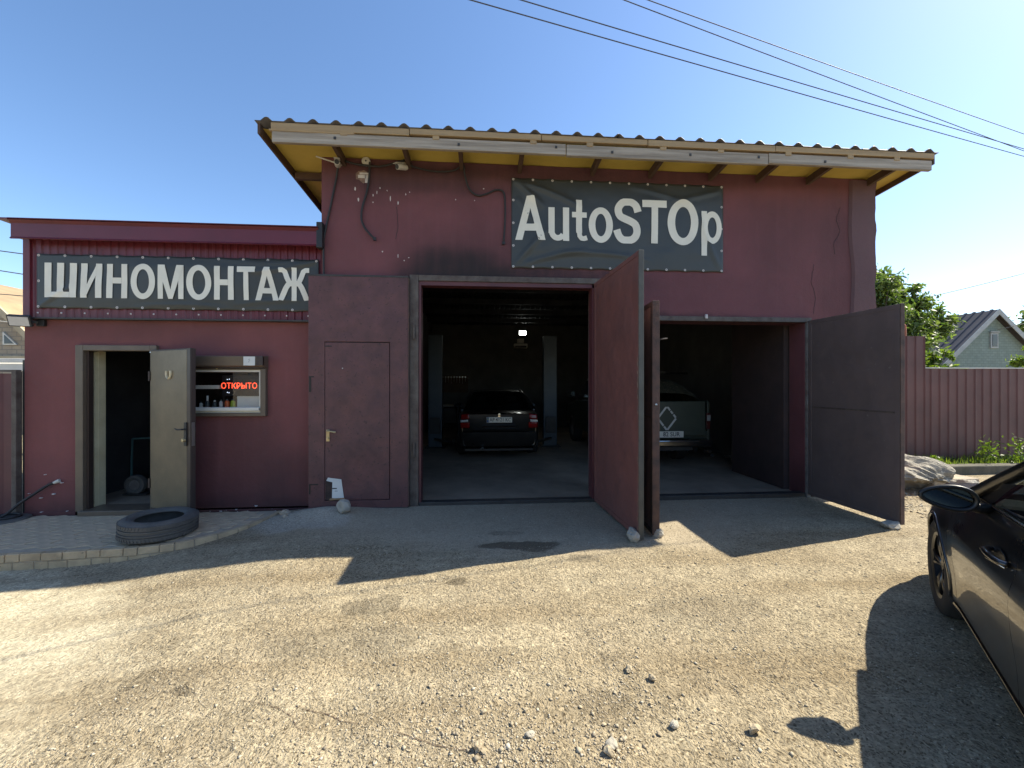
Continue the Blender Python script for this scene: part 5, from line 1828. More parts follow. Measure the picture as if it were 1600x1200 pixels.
def side_pt(X, z):
    b, B, w = smooth_tab(ZT_, X), smooth_tab(BT, X), smooth_tab(WT, X)
    t = (z - b) / (B - b)
    y = w * lerp_tab(ST, t)
    # bulge over each wheel arch
    for cx in (WHX, -WHX):
        d = math.hypot(X - cx, z - WHZ)
        y += .012 * math.exp(-((d - WHR - .03) / .07) ** 2)
    return y


def panel(x0, x1, nx, nz, s):
    xs = [x0 + (x1 - x0) * i / nx for i in range(nx + 1)]
    for cx in (WHX, -WHX):
        for e in (cx - WHR, cx + WHR):
            if x0 < e < x1:
                xs += [e - .002, e + .002] + [e - .02 * k * (1 if e > cx else -1) for k in (1, 2, 4)]
    xs = sorted(min(x1, max(x0, x)) for x in xs if x0 - 1e-6 <= x <= x1 + 1e-6)
    cols = []
    for i, X in enumerate(xs):
        zb = smooth_tab(ZT_, X)
        inarch = False
        for cx in (WHX, -WHX):
            if abs(X - cx) < WHR:
                zb = max(zb, WHZ + math.sqrt(WHR ** 2 - (X - cx) ** 2))
                inarch = True
        zt = smooth_tab(BT, X)
        col = [(X, s * (side_pt(X, zb) - .07), zb + (0.0 if inarch else .01))]
        for k in range(nz + 1):
            z = zb + (zt - zb) * k / nz
            col.append((X, s * side_pt(X, z), z))
        cols.append(col)
    # returned edges at both ends make the shut lines
    for src, X in ((0, xs[0] + .0015), (-1, xs[-1] - .0015)):
        base = cols[0 if src == 0 else -1]
        c = [(X, p[1] - s * .012, p[2]) for p in base]
        if src == 0:
            cols.insert(0, c)
        else:
            cols.append(c)
    n = len(cols[0])
    m = MB()
    m.add([p for c in cols for p in c], [(i * n + k, (i + 1) * n + k, (i + 1) * n + k + 1, i * n + k + 1) for i in range(len(cols) - 1) for k in range(n - 1)])
    return m


def make_sedan(name, label, loc, rz, foreground):
    t = thing(name, label, 'car', loc, rz)
    BM = 'car_black'
    g = .0015
    for s in (1, -1):
        part(panel(.95 + g, 2.36, 34, 22, s).build('fender', BM, None, smooth=True), t)
        dr = part(panel(-.02 + g, .95 - g, 14, 26, s).build('door', BM, None, smooth=True), t)
        rd = part(panel(-.98 + g, -.02 - g, 14, 22, s).build('door', BM, None, smooth=True), t)
        part(panel(-2.36, -.98 - g, 34, 22, s).build('rear_quarter', BM, None, smooth=True), t)
        # handles: recess bowl and curved grip
        for o_, hx in ((dr, .06), (rd, -.88)):
            hz = .80
            yy = side_pt(hx + .1, hz)
            m = MB().lathe([(0, .001), (.055, .0015), (.062, .003), (.064, 0.0)], 22, 'Y')
            m.xf(Matrix.Translation((hx + .105, s * (yy + .0005), hz)) @ Matrix.Diagonal((1.25, s, .62, 1)))
            part(m.build('handle_bowl', 'car_trim', None, smooth='all'), o_)
            pts = [(hx - .005, s * (yy + .004), hz + .006), (hx + .02, s * (yy + .028), hz + .008), (hx + .10, s * (yy + .036), hz + .008), (hx + .19, s * (yy + .03), hz + .006), (hx + .225, s * (yy + .004), hz + .004)]
            part(MB().tube(smooth_path(pts, 5), .016, 10, flat=.75).build('handle', BM, None, smooth='all'), o_)
            part(MB().tube([(hx + .0, s * (yy + .012), hz - .012), (hx + .10, s * (yy + .045), hz - .008), (hx + .21, s * (yy + .014), hz - .010)], .004, 6).build('handle_trim', 'chrome', None, smooth='all'), o_)
        # sill strip catching the light
        pts = [(x, s * (side_pt(x, .225) + .004), .228) for x in np.linspace(-.95, 1.0, 16)]
        part(MB().tube(pts, .011, 8, flat=1.3).build('sill_strip', 'car_trim' if not foreground else 'chrome_dark', None, smooth='all'), t)
        # arch lips and liners
        for cx in (WHX, -WHX):
            arcp = []
            for k in range(25):
                a = R(-12 + 204 * k / 24)
                X, z = cx + WHR * math.cos(a), WHZ + WHR * math.sin(a)
                if z > smooth_tab(ZT_, X) + .01:
                    arcp.append((X, s * (side_pt(X, z) + .001), z))
            part(MB().tube(arcp, .012, 8).build('arch_lip', BM, None, smooth='all'), t)
            m = MB()
            vs_ = []
            for k in range(21):
                a = R(-10 + 200 * k / 20)
                for yy in (.30, .86):
                    vs_.append((cx + (WHR + .01) * math.cos(a), s * yy, WHZ + (WHR + .01) * math.sin(a)))
            m.add(vs_, [(2 * k, 2 * k + 1, 2 * k + 3, 2 * k + 2) for k in range(20)])
            part(m.build('arch_liner', 'car_trim', None), t)
            # wheel
            w = MB().lathe([(.215, -.10), (.235, -.112), (.29, -.115), (.318, -.10), (.326, -.085), (.327, -.03), (.32, -.028), (.32, -.02), (.327, -.018), (.327, .018), (.32, .02), (.32, .028), (.327, .03), (.326, .085), (.318, .10), (.29, .115), (.235, .112), (.215, .10)], 48, 'Y', (cx, s * .785, .327))
            wo_ = part(w.build('wheel', 'car_tyre', None, smooth=True), t)
            r_ = MB().lathe([(.20, -.09), (.222, -.105), (.222, .105), (.20, .095)], 40, 'Y', (cx, s * .785, .327))
            r_.lathe([(.0, s * .075), (.035, s * .085), (.05, s * .075), (.05, 0), (0, 0)], 16, 'Y', (cx, s * .785, .327))
            part(r_.build('rim', 'alloy', None, smooth=True), wo_)
            for k in range(5):
                for da in (-.14, .14):
                    a = 2 * math.pi * k / 5 + da
                    a2 = 2 * math.pi * k / 5 + da * 1.6
                    p0 = (cx + .04 * math.cos(a), s * (.785 + .072), .327 + .04 * math.sin(a))
                    p1 = (cx + .13 * math.cos(a), s * (.785 + .088), .327 + .13 * math.sin(a))
                    p2 = (cx + .212 * math.cos(a2), s * (.785 + .082), .327 + .212 * math.sin(a2))
                    part(MB().tube([p0, p1, p2], [.016, .014, .017], 6).build('spoke', 'alloy', None, smooth='all'), wo_)
            part(MB().lathe([(0, -.02), (.15, -.02), (.15, .0), (0, 0)], 24, 'Y', (cx, s * .745, .327)).build('brake_disc', 'steel_worn', None), wo_)
        # pillars, glass, seals
        A0, A1 = (.86, s * .835, .945), (.14, s * .625, 1.365)
        C1, C0 = (-1.12, s * .60, 1.36), (-1.82, s * .80, .99)
        part(MB().tube(smooth_path([(1.02, s * .835, .925), A0, (.5, s * .735, 1.16), A1, (-.45, s * .605, 1.415), C1, (-1.5, s * .70, 1.2), C0], 5), .042, 10, flat=.8).build('roof_rail', BM, None, smooth='all'), t)
        def belt(x):
            return (x, s * (smooth_tab(WT, x) * .905 - .004), smooth_tab(BT, x) + .004)
        def railp(x):
            return (x, s * (.622 - .02 * abs(x + .4)), 1.36 + .03 * (1 - ((x + .4) / .7) ** 2) - .02)
        for nm, fb, ft, rb, rt in (('side_glass', (.60, belt(.60)), railp(.14), (-.0, belt(0.0)), railp(-.02)), ('side_glass', (-.06, belt(-.06)), railp(-.08), (-.88, belt(-.88)), railp(-.86))):
            fb, rb = fb[1], rb[1]
            def gl(u, v, fb=fb, ft=ft, rb=rb, rt=rt):
                a = Vector(fb).lerp(Vector(rb), u)
                b = Vector(ft).lerp(Vector(rt), u)
                p = a.lerp(b, v)
                p.y += s * .035 * math.sin(math.pi * v)
                return tuple(p)
            part(MB().grid(gl, 8, 10).build(nm, 'car_glass', None, smooth='all'), t)
        part(MB().add([belt(.86), belt(.60), tuple(Vector(railp(.14)).lerp(Vector(belt(.60)), .62) + Vector((0, s * .012, 0))), (.66, s * .79, 1.06)], [(0, 1, 2, 3)]).build('mirror_corner', 'car_trim', None, solid=.01), t)
        bp = [Vector(belt(-.03)), Vector(railp(-.05))]
        part(MB().tube([bp[0] + Vector((0, s * .004, 0)), bp[0].lerp(bp[1], .5) + Vector((0, s * .034, 0)), bp[1] + Vector((0, s * .004, 0))], .034, 8, flat=.5).build('door_pillar', 'car_trim', None, smooth='all'), t)
        part(MB().tube([(x, belt(x)[1] + s * .012, belt(x)[2] + .004) for x in np.linspace(.84, -1.5, 18)], .010, 8).build('belt_strip', 'chrome_dark' if foreground else 'car_trim', None, smooth='all'), t)
        # wing mirror
        mx, my, mz = .42, s * 1.005, 1.0
        m = MB()
        NU, NV = 12, 20
        def hs_(u, v):
            a = 2 * math.pi * v
            # shell bulging forward, open face to the rear
            r = math.sin(math.pi / 2 * (1 - u)) ** .8 if u < 1 else 0
            fx = .11 * math.sin(math.pi / 2 * u)
            yy = .106 * math.cos(a) * r
            hz_ = (.058 + .014 * (-math.cos(a) * s if False else 0)) * math.sin(a) * r
            hz_ *= 1 - .28 * (math.cos(a) if True else 0)
            return (mx + fx - .10 * math.cos(a) * .18, my + s * yy, mz + hz_ + .004 * math.cos(a))
        m.grid(hs_, NU, NV)
        mi = part(m.build('wing_mirror', BM, None, smooth='all'), t)
        ring = [hs_(0, k / 28) for k in range(29)]
        part(MB().tube([(p[0] - .004, p[1], p[2]) for p in ring], .011, 8).build('mirror_rim', 'car_trim', None, smooth='all'), mi)
        face = [(p[0] + .004 + .0, my + (p[1] - my) * .93, mz + (p[2] - mz) * .93) for p in ring[:-1]]
        part(MB().add(face, [tuple(range(len(face)))]).build('mirror_glass', 'mirror_glass', None, solid=.003), mi)
        part(MB().tube([(mx + .04, my - s * .09, mz - .04), (mx + .09, s * .88, mz - .055), (mx + .12, s * .83, mz - .06)], [.022, .028, .03], 8).build('mirror_arm', 'car_trim', None, smooth='all'), mi)

    def top(x0, x1, nx, crown, nm, lift=0.0):
        def f(u, v):
            X = x0 + (x1 - x0) * u
            w = smooth_tab(WT, X) * .905
            y = -w + 2 * w * v
            q = 1 - (y / w) ** 2
            return (X, y, smooth_tab(BT, X) + crown * q ** .8 + lift)
        part(MB().grid(f, nx, 16).build(nm, BM, None, smooth='all'), t)
    top(.98, 2.36, 16, .05, 'bonnet')
    top(-2.37, -1.70, 8, .035, 'boot_lid')
    # front and rear ends
    for sg, zlo, zhi, nm, bulge in ((-1, .30, .60, 'bumper', .075), (-1, .604, .955, 'boot_face', .03), (1, .26, .62, 'bumper', .08)):
        x_e = 2.36 * sg
        w = smooth_tab(WT, x_e)
        def f(u, v, sg=sg, nm=nm, zlo=zlo, zhi=zhi, w=w, x_e=x_e, bulge=bulge):
            y = -w + 2 * w * u
            z = zlo + (zhi - zlo) * v
            return (x_e + sg * (bulge * (1 - (y / w) ** 4) ** .6 + .012 * math.sin(math.pi * v) + (.07 * (v - .7) if nm == 'boot_face' else .10 * (v - .8) if sg < 0 else 0)), y * (1 + .03 * math.sin(math.pi * v)), z)
        part(MB().grid(f, 18, 8).build(nm, BM, None, smooth='all'), t)
    part(MB().box(-2.3, 2.2, -.70, .70, .20, .24).build('floor_pan', 'car_trim', None), t)
    part(MB().box(-.98, 1.0, -.86, .86, .24, .40).build('cabin_floor', 'seat_cloth', None), t)
    # glasshouse ends and roof
    def roof(u, v):
        X = .16 - 1.30 * u
        w = .60 - .02 * abs(X + .4)
        y = -w + 2 * w * v
        return (X, y, 1.385 + .03 * (1 - ((X + .45) / .75) ** 2) + .03 * (1 - (y / w) ** 2))
    part(MB().grid(roof, 12, 12).build('roof', BM, None, smooth='all'), t)
    def quadsurf(a, b, c, d, bulge, ax):
        a, b, c, d = map(Vector, (a, b, c, d))
        def f(u, v):
            p = a.lerp(b, u).lerp(d.lerp(c, u), v)
            p += Vector((ax * bulge * math.sin(math.pi * u), 0, .01 * math.sin(math.pi * v)))
            return tuple(p)
        return f
    part(MB().grid(quadsurf((1.0, -.80, .95), (1.0, .80, .95), (.17, .60, 1.385), (.17, -.60, 1.385), .16, 1), 14, 10).build('windscreen', 'car_glass', None, smooth='all'), t)
    part(MB().grid(quadsurf((-1.78, -.76, .99), (-1.78, .76, .99), (-1.13, .58, 1.38), (-1.13, -.58, 1.38), .10, -1), 14, 10).build('rear_glass', 'car_glass', None, smooth='all'), t)
    part(MB().box(.70, .98, -.78, .78, .70, .93).build('dashboard', 'seat_cloth', None, bevel=.04), t)
    st = []
    for k in range(25):
        a = 2 * math.pi * k / 24
        st.append((.52 + .07 * math.sin(a), .38 + .18 * math.cos(a), .92 + .165 * math.sin(a)))
    part(MB().tube(st, .014, 8, cap=False).tube([(.52, .2, .92), (.56, .38, .9), (.52, .56, .92)], .014, 6).build('steering_wheel', 'car_trim', None, smooth='all'), t)
    for yy in (-.38, .38):
        part(MB().box(-.30, .22, yy - .25, yy + .25, .40, .56).hexa([(-.38, yy - .24, .5), (-.22, yy - .24, .5), (-.22, yy + .24, .5), (-.38, yy + .24, .5)], [(-.52, yy - .22, 1.10), (-.42, yy - .22, 1.10), (-.42, yy + .22, 1.10), (-.52, yy + .22, 1.10)]).box(-.56, -.46, yy - .12, yy + .12, 1.12, 1.28).build('seat', 'seat_cloth', None, bevel=.04), t)
    part(MB().box(-1.35, -.95, -.62, .62, .40, .62).hexa([(-1.4, -.62, .6), (-1.25, -.62, .6), (-1.25, .62, .6), (-1.4, .62, .6)], [(-1.6, -.58, 1.0), (-1.5, -.58, 1.0), (-1.5, .58, 1.0), (-1.6, .58, 1.0)]).build('rear_seat', 'seat_cloth', None, bevel=.04), t)
    # rear lamps, plate and trim
    for s in (1, -1):
        def tl(u, v, s=s):
            y = .52 + .27 * u
            z = .68 + (.30 - .03 * u) * v
            return (-2.36 - .045 * (1 - ((y - .2) / .62) ** 4) - .012 * math.sin(math.pi * v) - .004, s * y, z)
        def mk(v0, v1, mt, nm, u0=0.0, u1=1.0):
            part(MB().grid(lambda u, v: tl(u0 + (u1 - u0) * u, v0 + (v1 - v0) * v), 8, 4).build(nm, mt, None, smooth='all', solid=.012), t)
        mk(0.0, .42, 'red_lens', 'tail_light', .3, 1)
        mk(.43, .60, 'clear_lens', 'tail_light', .42, 1)
        mk(.63, 1.0, 'red_lens', 'tail_light', .35, .95)
    part(MB().tube([(-2.425, y, .70) for y in (-.34, 0, .34)], .012, 6).build('boot_trim', 'chrome', None), t)
    part(MB().tube([(-2.44 + .03 * abs(y) ** 2, y, .585) for y in np.linspace(-.72, .72, 9)], .009, 6).build('bumper_trim', 'chrome', None), t)
    part(MB().tube([(-2.30, .35, .27), (-2.42, .35, .26)], .03, 12).build('exhaust', 'chrome', None, smooth=True), t)
    return t


pmat('chrome_dark', (0.22, 0.22, 0.21), (0.18, 0.18, 0.175), 4.0, 0.18, 0.0, metallic=1.0, rvar=.05)
fg = make_sedan('black_sedan', 'black sedan parked at the right edge with its wing mirror and door in view', (2.916, -4.367, 0.0), R(47.5), True)
gs = make_sedan('black_sedan', 'black sedan with plate AP 4121 KC standing inside the dark garage', (0.35, 5.2, 0.024), R(90), False)
# plate and badge of the garage sedan (local: rear is -x, seen from behind its left is +y)


def plate(parent, xr, yc, zc, w, h, txt, size, strip, sx=.82):
    p = part(MB().box(xr - .008, xr, yc - w / 2, yc + w / 2, zc - h / 2, zc + h / 2).build('number_plate', 'plate_white', None, bevel=.003), parent)
    me = text_mesh(txt, size, 'plate_text', size * .004, sx=sx)
    me.materials.append(MATS['ink'])
    o = link('plate_text', me)
    o.parent = p
    o.rotation_euler = (R(90), 0, R(-90))
    o.location = (xr - .0105, yc - (.02 if strip else 0), zc)
    if strip:
        q = MB().box(xr - .0095, xr - .0083, yc + w / 2 - .045, yc + w / 2 - .003, zc - h / 2 + .004, zc + h / 2 - .004).build('plate_strip', 'plate_blue', None)
        q.parent = p
        q2 = MB().box(xr - .0105, xr - .0098, yc + w / 2 - .038, yc + w / 2 - .012, zc + .008, zc + .026).build('plate_flag', 'can_green', None)
        q2.parent = p
    return p


plate(gs, -2.412, 0.0, .845, .52, .112, 'AP 4121 KC', .105, True)
part(MB().lathe([(0, 0), (.038, 0), (.034, -.008), (0, -.01)], 18, 'X', (-2.40, 0, .935)).build('badge', 'chrome', None, smooth=True), gs)

# green pickup with a load under netting
pk = thing('green_pickup', 'dark green pickup with a netted load and white diamond on its tailgate', 'pickup', (3.34, 4.25, 0.022), R(90))
PG = 'pickup_green'
pmat('dull_red', (0.07, 0.012, 0.01), None, 9.0, 0.3, 0.0)
pmat('dull_clear', (0.3, 0.3, 0.28), None, 9.0, 0.3, 0.0)
part(MB().hexa([(-2.45, -.87, .55), (-.55, -.87, .55), (-.55, .87, .55), (-2.45, .87, .55)], [(-2.46, -.86, .70), (-.55, -.86, .70), (-.55, .86, .70), (-2.46, .86, .70)]).build('bed_floor', PG, None, bevel=.02), pk)
for s in (1, -1):
    m = MB().prism([(-2.46, .52), (-1.85, .52), (-1.80, .75), (-1.62, .88), (-1.28, .88), (-1.10, .75), (-1.05, .52), (-.55, .52), (-.55, 1.24), (-2.46, 1.24)], .05, 'XZ', 0)
    m.xf(Matrix.Translation((0, s * .86 - .025, 0)))
    part(m.build('bed_side', PG, None, bevel=.012), pk)
    part(MB().tube([(-2.42, s * .86, 1.25), (-.56, s * .86, 1.25)], .022, 8).build('bed_rail', PG, None), pk)
part(MB().box(-2.505, -2.462, -.78, .78, .62, 1.26).build('tailgate', PG, None, bevel=.015), pk)
part(MB().box(-2.512, -2.506, -.66, .66, .70, .73).box(-2.512, -2.506, -.66, .66, 1.16, 1.19).build('tailgate_rib', PG, None, bevel=.002), pk)
for s in (1, -1):
    part(MB().box(-2.49, -2.40, s * .845 - .04, s * .845 + .04, .74, 1.04).build('tail_light', 'dull_red', None, bevel=.012), pk)
    part(MB().box(-2.497, -2.4905, s * .845 - .032, s * .845 + .032, .90, 1.0).build('tail_light', 'dull_clear', None), pk)
    for cx in (-1.45, 1.35):
        w_ = part(MB().lathe([(.2, -.1), (.24, -.115), (.32, -.115), (.35, -.09), (.352, 0), (.35, .09), (.32, .115), (.24, .115), (.2, .1)], 32, 'Y', (cx, s * .74, .355)).build('wheel', 'car_tyre', None, smooth=True), pk)
        part(MB().lathe([(0, s * .05), (.06, s * .06), (.12, s * .03), (.19, s * .07), (.2, s * .09), (.2, -s * .09)], 24, 'Y', (cx, s * .74, .355)).build('rim', 'steel_worn', None, smooth=True), w_)
part(MB().box(-2.66, -2.56, -.84, .84, .45, .56).build('bumper', 'chrome_dark', None, bevel=.02), pk)
part(MB().tube([(-2.68, -.55, .55), (-2.69, 0, .553), (-2.68, .3, .55)], .015, 8).build('bumper_edge', 'chrome', None), pk)
part(MB().box(-2.55, -2.3, -.5, .5, .36, .44).build('tow_bar', 'dark_steel', None, bevel=.01), pk)
part(MB().box(-2.4, 2.2, -.45, .45, .38, .52).build('chassis', 'dark_steel', None), pk)
# cab
m = MB().hexa([(-.52, -.86, .42), (.95, -.86, .42), (.95, .86, .42), (-.52, .86, .42)], [(-.52, -.87, 1.22), (1.0, -.87, 1.15), (1.0, .87, 1.15), (-.52, .87, 1.22)])
part(m.build('cab_body', PG, None, bevel=.03), pk)
m = MB().hexa([(-.50, -.82, 1.225), (.85, -.82, 1.16), (.85, .82, 1.16), (-.50, .82, 1.225)], [(-.42, -.68, 1.72), (.35, -.68, 1.74), (.35, .68, 1.74), (-.42, .68, 1.72)])
part(m.build('cab_roof', PG, None, bevel=.05), pk)
part(MB().add([(-.512, -.68, 1.29), (-.512, .68, 1.29), (-.448, .6, 1.66), (-.448, -.6, 1.66)], [(0, 1, 2, 3)]).build('rear_glass', 'window_dark', None, solid=.01), pk)
for s in (1, -1):
    part(MB().add([(-.40, s * .818, 1.27), (.70, s * .818, 1.23), (.33, s * .706, 1.66), (-.34, s * .706, 1.66)], [(0, 1, 2, 3)]).build('side_glass', 'window_dark', None, solid=.012), pk)
    mm = part(MB().box(.62, .70, s * 1.02 - .09, s * 1.02 + .09, 1.22, 1.40).build('wing_mirror', 'car_trim', None, bevel=.03), pk)
    part(MB().box(.612, .619, s * 1.02 - .075, s * 1.02 + .075, 1.24, 1.38).build('mirror_glass', 'mirror_glass', None), mm)
    part(MB().tube([(.66, s * .94, 1.27), (.68, s * .84, 1.24)], .02, 6).build('mirror_arm', 'car_trim', None), mm)
m = MB().hexa([(.96, -.84, .42), (2.3, -.80, .42), (2.3, .80, .42), (.96, .84, .42)], [(.99, -.85, 1.12), (2.25, -.78, 1.0), (2.25, .78, 1.0), (.99, .85, 1.12)])
part(m.build('bonnet', PG, None, bevel=.05), pk)
# diamond of white tape, broken in places
D = [(-.02, 1.17), (.155, .95), (-.02, .73), (-.195, .95)]
m = MB()
segs = [(0, 1, .05, .95), (1, 2, .02, .62), (1, 2, .68, .98), (2, 3, .03, .97), (3, 0, .05, .30), (3, 0, .38, .6), (3, 0, .66, .97)]
for a, b, t0, t1 in segs:
    pa, pb_ = Vector((0, *D[a])), Vector((0, *D[b]))
    p0, p1 = pa.lerp(pb_, t0), pa.lerp(pb_, t1)
    n = Vector((0, -(p1 - p0).z, (p1 - p0).y)).normalized() * .017
    m.hexa([(-2.5085, *(p0 - n)[1:]), (-2.5085, *(p1 - n)[1:]), (-2.5085, *(p1 + n)[1:]), (-2.5085, *(p0 + n)[1:])], [(-2.506, *(p0 - n)[1:]), (-2.506, *(p1 - n)[1:]), (-2.506, *(p1 + n)[1:]), (-2.506, *(p0 + n)[1:])])
m.xf(Matrix.Translation((0, -.02, 0)))
part(m.build('diamond_mark', 'tape_white', None), pk)
plate(pk, -2.52, -.085, .655, .52, .115, '  82 SUR', .115, False, .9)
ld = MB()
def load(u, v):
    a = math.pi * v
    X = -2.38 + 1.75 * u
    k = math.sin(math.pi * min(1, max(0, u * .94 + .03))) ** .35
    w, h = .74 * (.9 + .1 * k), .50 * k
    n_ = float(fbm(X * 3, v * 6, N2, 3))
    return (X, -.10 + w * math.cos(a) * (1 + .08 * n_), 1.0 + (h + .20) * math.sin(a) ** .7 * (1 + .16 * n_))
lo_ = MB().grid(load, 26, 26).build('netted_load', 'camo_cloth', None, smooth='all')
lo_.location = (3.34, 4.25, 0.022)
lo_.rotation_euler = (0, 0, R(90))
tag(lo_, 'rounded load under camouflage netting in the bed of the green pickup', 'load')


# ================================================================== fences
def fence_sheets(root, x0, x1, y, z0, z1, mat, w=1.12, pitch=.19, depth=.016, nm='fence_sheet'):
    x = x0
    i = 0
    while x < x1 - .02:
        e_ = min(x + w, x1)
        prof = corr_profile(x + .001, e_ - .001, pitch, depth, .62, .1)
        n = len(prof)
        yo = y + (.0025 if i % 2 else 0)
        m = MB()
        a, b = z0 + random.uniform(-.01, .01), z1 + random.uniform(-.006, .004)
        m.add([(u, yo - d, a) for u, d in prof] + [(u, yo - d, b) for u, d in prof], [(j, j + 1, j + 1 + n, j + n) for j in range(n - 1)])
        m.build(nm, mat, root, solid=.003)
        x = e_
        i += 1


FY = 1.85
f1 = thing('metal_fence', 'taller maroon sheet fence section between the garage corner and the long fence', 'fence', (7.1, FY, 0))
fence_sheets(f1, 5.66, 8.62, FY - .03, -.08, 2.53, 'fence_maroon')
MB().box(5.66, 8.63, FY + .02, FY + .06, .4, .46).box(5.66, 8.63, FY + .02, FY + .06, 2.0, 2.06).build('fence_rail', 'dark_steel', f1)
MB().box(8.56, 8.63, FY + .0, FY + .06, -.3, 2.5).build('fence_post', 'dark_steel', f1)
f2 = thing('metal_fence', 'long low maroon sheet fence behind the boulder and the parked black car', 'fence', (11.5, FY, 0))
fence_sheets(f2, 8.64, 16.5, FY, .02, 1.905, 'fence_maroon')
MB().box(8.64, 16.5, FY - .022, FY + .022, 1.906, 1.925).build('lit_top_edge', 'white_canopy', f2)  # pale strip stands in for the sunlit line along the fence top
for x in (8.75, 11.2, 13.7, 16.3):
    MB().box(x - .03, x + .03, FY + .02, FY + .08, -.3, 1.88).build('fence_post', 'dark_steel', f2)
op = MB().tube(smooth_path([(8.36, FY + .3, 2.3), (8.36, FY + .3, 2.72), (8.39, FY + .3, 2.80), (8.46, FY + .3, 2.82), (8.53, FY + .3, 2.80), (8.56, FY + .3, 2.72), (8.56, FY + .3, 2.3)], 4), .035, 10).build('bent_pipe', 'orange_paint', None, smooth='all')
tag(op, 'bent orange pipe rising behind the taller fence section', 'pipe')
opp = MB().tube([(8.46, FY + .3, -.2), (8.46, FY + .3, 2.3)], .05, 10).box(8.3, 8.62, FY + .25, FY + .35, 2.28, 2.34).build('pipe_stand', 'dark_steel', op)
f3 = thing('sheet_gate', 'maroon sheet gate with a grey post at the left edge beside the workshop', 'gate', (-6.9, .06, -.1))
fence_sheets(f3, -8.6, -5.782, .08, -.12, 1.735, 'maroon_metal', 1.1, .24, .014, 'gate_sheet')
MB().box(-5.78, -5.725, .03, .10, -.2, 1.75).build('gate_post', 'frame_steel', f3, bevel=.005)
MB().box(-8.6, -5.725, .03, .09, 1.752, 1.775).build('gate_rail', 'frame_steel', f3)
MB().box(-5.7245, -5.7003, .101, .16, -.2, 1.9).build('gap_shade', 'black_plastic', f3)  # black strip stands in for the shade in the gap by the post
cn = thing('white_canopy', 'white canopy board above the left sheet gate before the brick house', 'canopy', (-12.5, 5.2, 2.0))
MB().hexa([(-15.5, 4.9, 1.90), (-9.4, 4.9, 1.90), (-9.4, 6.4, 2.05), (-15.5, 6.4, 2.05)], [(-15.5, 4.9, 2.09), (-9.4, 4.9, 2.09), (-9.4, 6.4, 2.24), (-15.5, 6.4, 2.24)]).build('canopy_board', 'white_canopy', cn, bevel=.02)
MB().box(-15.5, -9.4, 4.86, 4.898, 2.10, 2.20).build('gutter', 'white_canopy', cn, bevel=.01)
for x in (-15.0, -12.2, -9.6):
    MB().box(x - .05, x + .05, 5.2, 5.3, -.3, 1.93).build('canopy_post', 'white_canopy', cn)

# ================================================================== neighbouring houses
hr = thing('brick_house', 'pale green brick house with dark ribbed gable roof beyond the right fence', 'house', (25.5, 16.5, 0))
ax, az, hwid, ez = 25.55, 5.24, 3.6, 1.95
gy0, gy1 = 12.8, 19.5
slope = (az - ez) / hwid
m = MB().prism([(ax - hwid + .3, -.3), (ax + hwid - .3, -.3), (ax + hwid - .3, ez + .25), (ax, az - .12), (ax - hwid + .3, ez + .25)], gy1 - gy0, 'XZ', gy0)
m.build('wall', 'brick_pale_green', hr)
for s in (-1, 1):
    prof = corr_profile(gy0 - .28, gy1 + .3, .36, .05, .5, .12)
    n = len(prof)
    rf = MB()
    u0 = [(ax, y, az + .06 + d) for y, d in prof]
    u1 = [(ax + s * (hwid + .2), y, ez - .2 * slope + .06 + d) for y, d in prof]
    rf.add(u0 + u1, [(j, j + 1, j + 1 + n, j + n) for j in range(n - 1)])
    rf.build('roof', 'slate_roof', hr, solid=.02)
    for yy in (gy0 - .30,):
        MB().hexa([(ax, yy - .03, az - .18), (ax + s * (hwid + .2), yy - .03, ez - .2 * slope - .18), (ax + s * (hwid + .2), yy, ez - .2 * slope - .18), (ax, yy, az - .18)],
                  [(ax, yy - .03, az + .10), (ax + s * (hwid + .2), yy - .03, ez - .2 * slope + .10), (ax + s * (hwid + .2), yy, ez - .2 * slope + .10), (ax, yy, az + .10)]).build('verge_board', 'verge_grey', hr)
w_ = MB().box(25.44, 25.86, 12.74, 12.80, 3.40, 4.16).build('window', 'verge_grey', hr)
MB().box(25.52, 25.78, 12.72, 12.738, 3.48, 4.08).build('pane', 'window_dark', w_)
MB().box(25.40, 25.90, 12.70, 12.795, 4.18, 4.24).build('lintel', 'verge_grey', w_)

hl = thing('brick_house', 'tan brick house with steep tan roof seen over the left sheet gate', 'house', (-20.5, 14, 0))
OUT = [(-25.6, 2.7), (-24.1, 4.42), (-20.5, 5.74), (-16.9, 4.42), (-16.16, 3.68), (-15.3, 2.75)]
m = MB().prism([(-25.4, -.3)] + [(a + (.06 if a < -20 else -.06), b - .1) for a, b in OUT[1:-1]] + [(-15.5, 2.7), (-15.5, -.3)], 8.0, 'XZ', 10.0)
m.build('wall', 'brick_tan', hl)
for a, b in zip(OUT[:-1], OUT[1:]):
    MB().hexa([(a[0], 9.75, a[1]), (b[0], 9.75, b[1]), (b[0], 18.3, b[1]), (a[0], 18.3, a[1])], [(a[0], 9.75, a[1] + .10), (b[0], 9.75, b[1] + .10), (b[0], 18.3, b[1] + .10), (a[0], 18.3, a[1] + .10)]).build('roof', 'tan_roof', hl)
    MB().hexa([(a[0], 9.68, a[1] - .14), (b[0], 9.68, b[1] - .14), (b[0], 9.748, b[1] - .14), (a[0], 9.748, a[1] - .14)], [(a[0], 9.68, a[1] + .12), (b[0], 9.68, b[1] + .12), (b[0], 9.748, b[1] + .12), (a[0], 9.748, a[1] + .12)]).build('verge_board', 'verge_tan', hl)
w_ = MB().prism([(-16.80, 2.98), (-16.34, 2.98), (-16.80, 3.44)], .06, 'XZ', 9.94).build('window', 'pvc_white', hl)
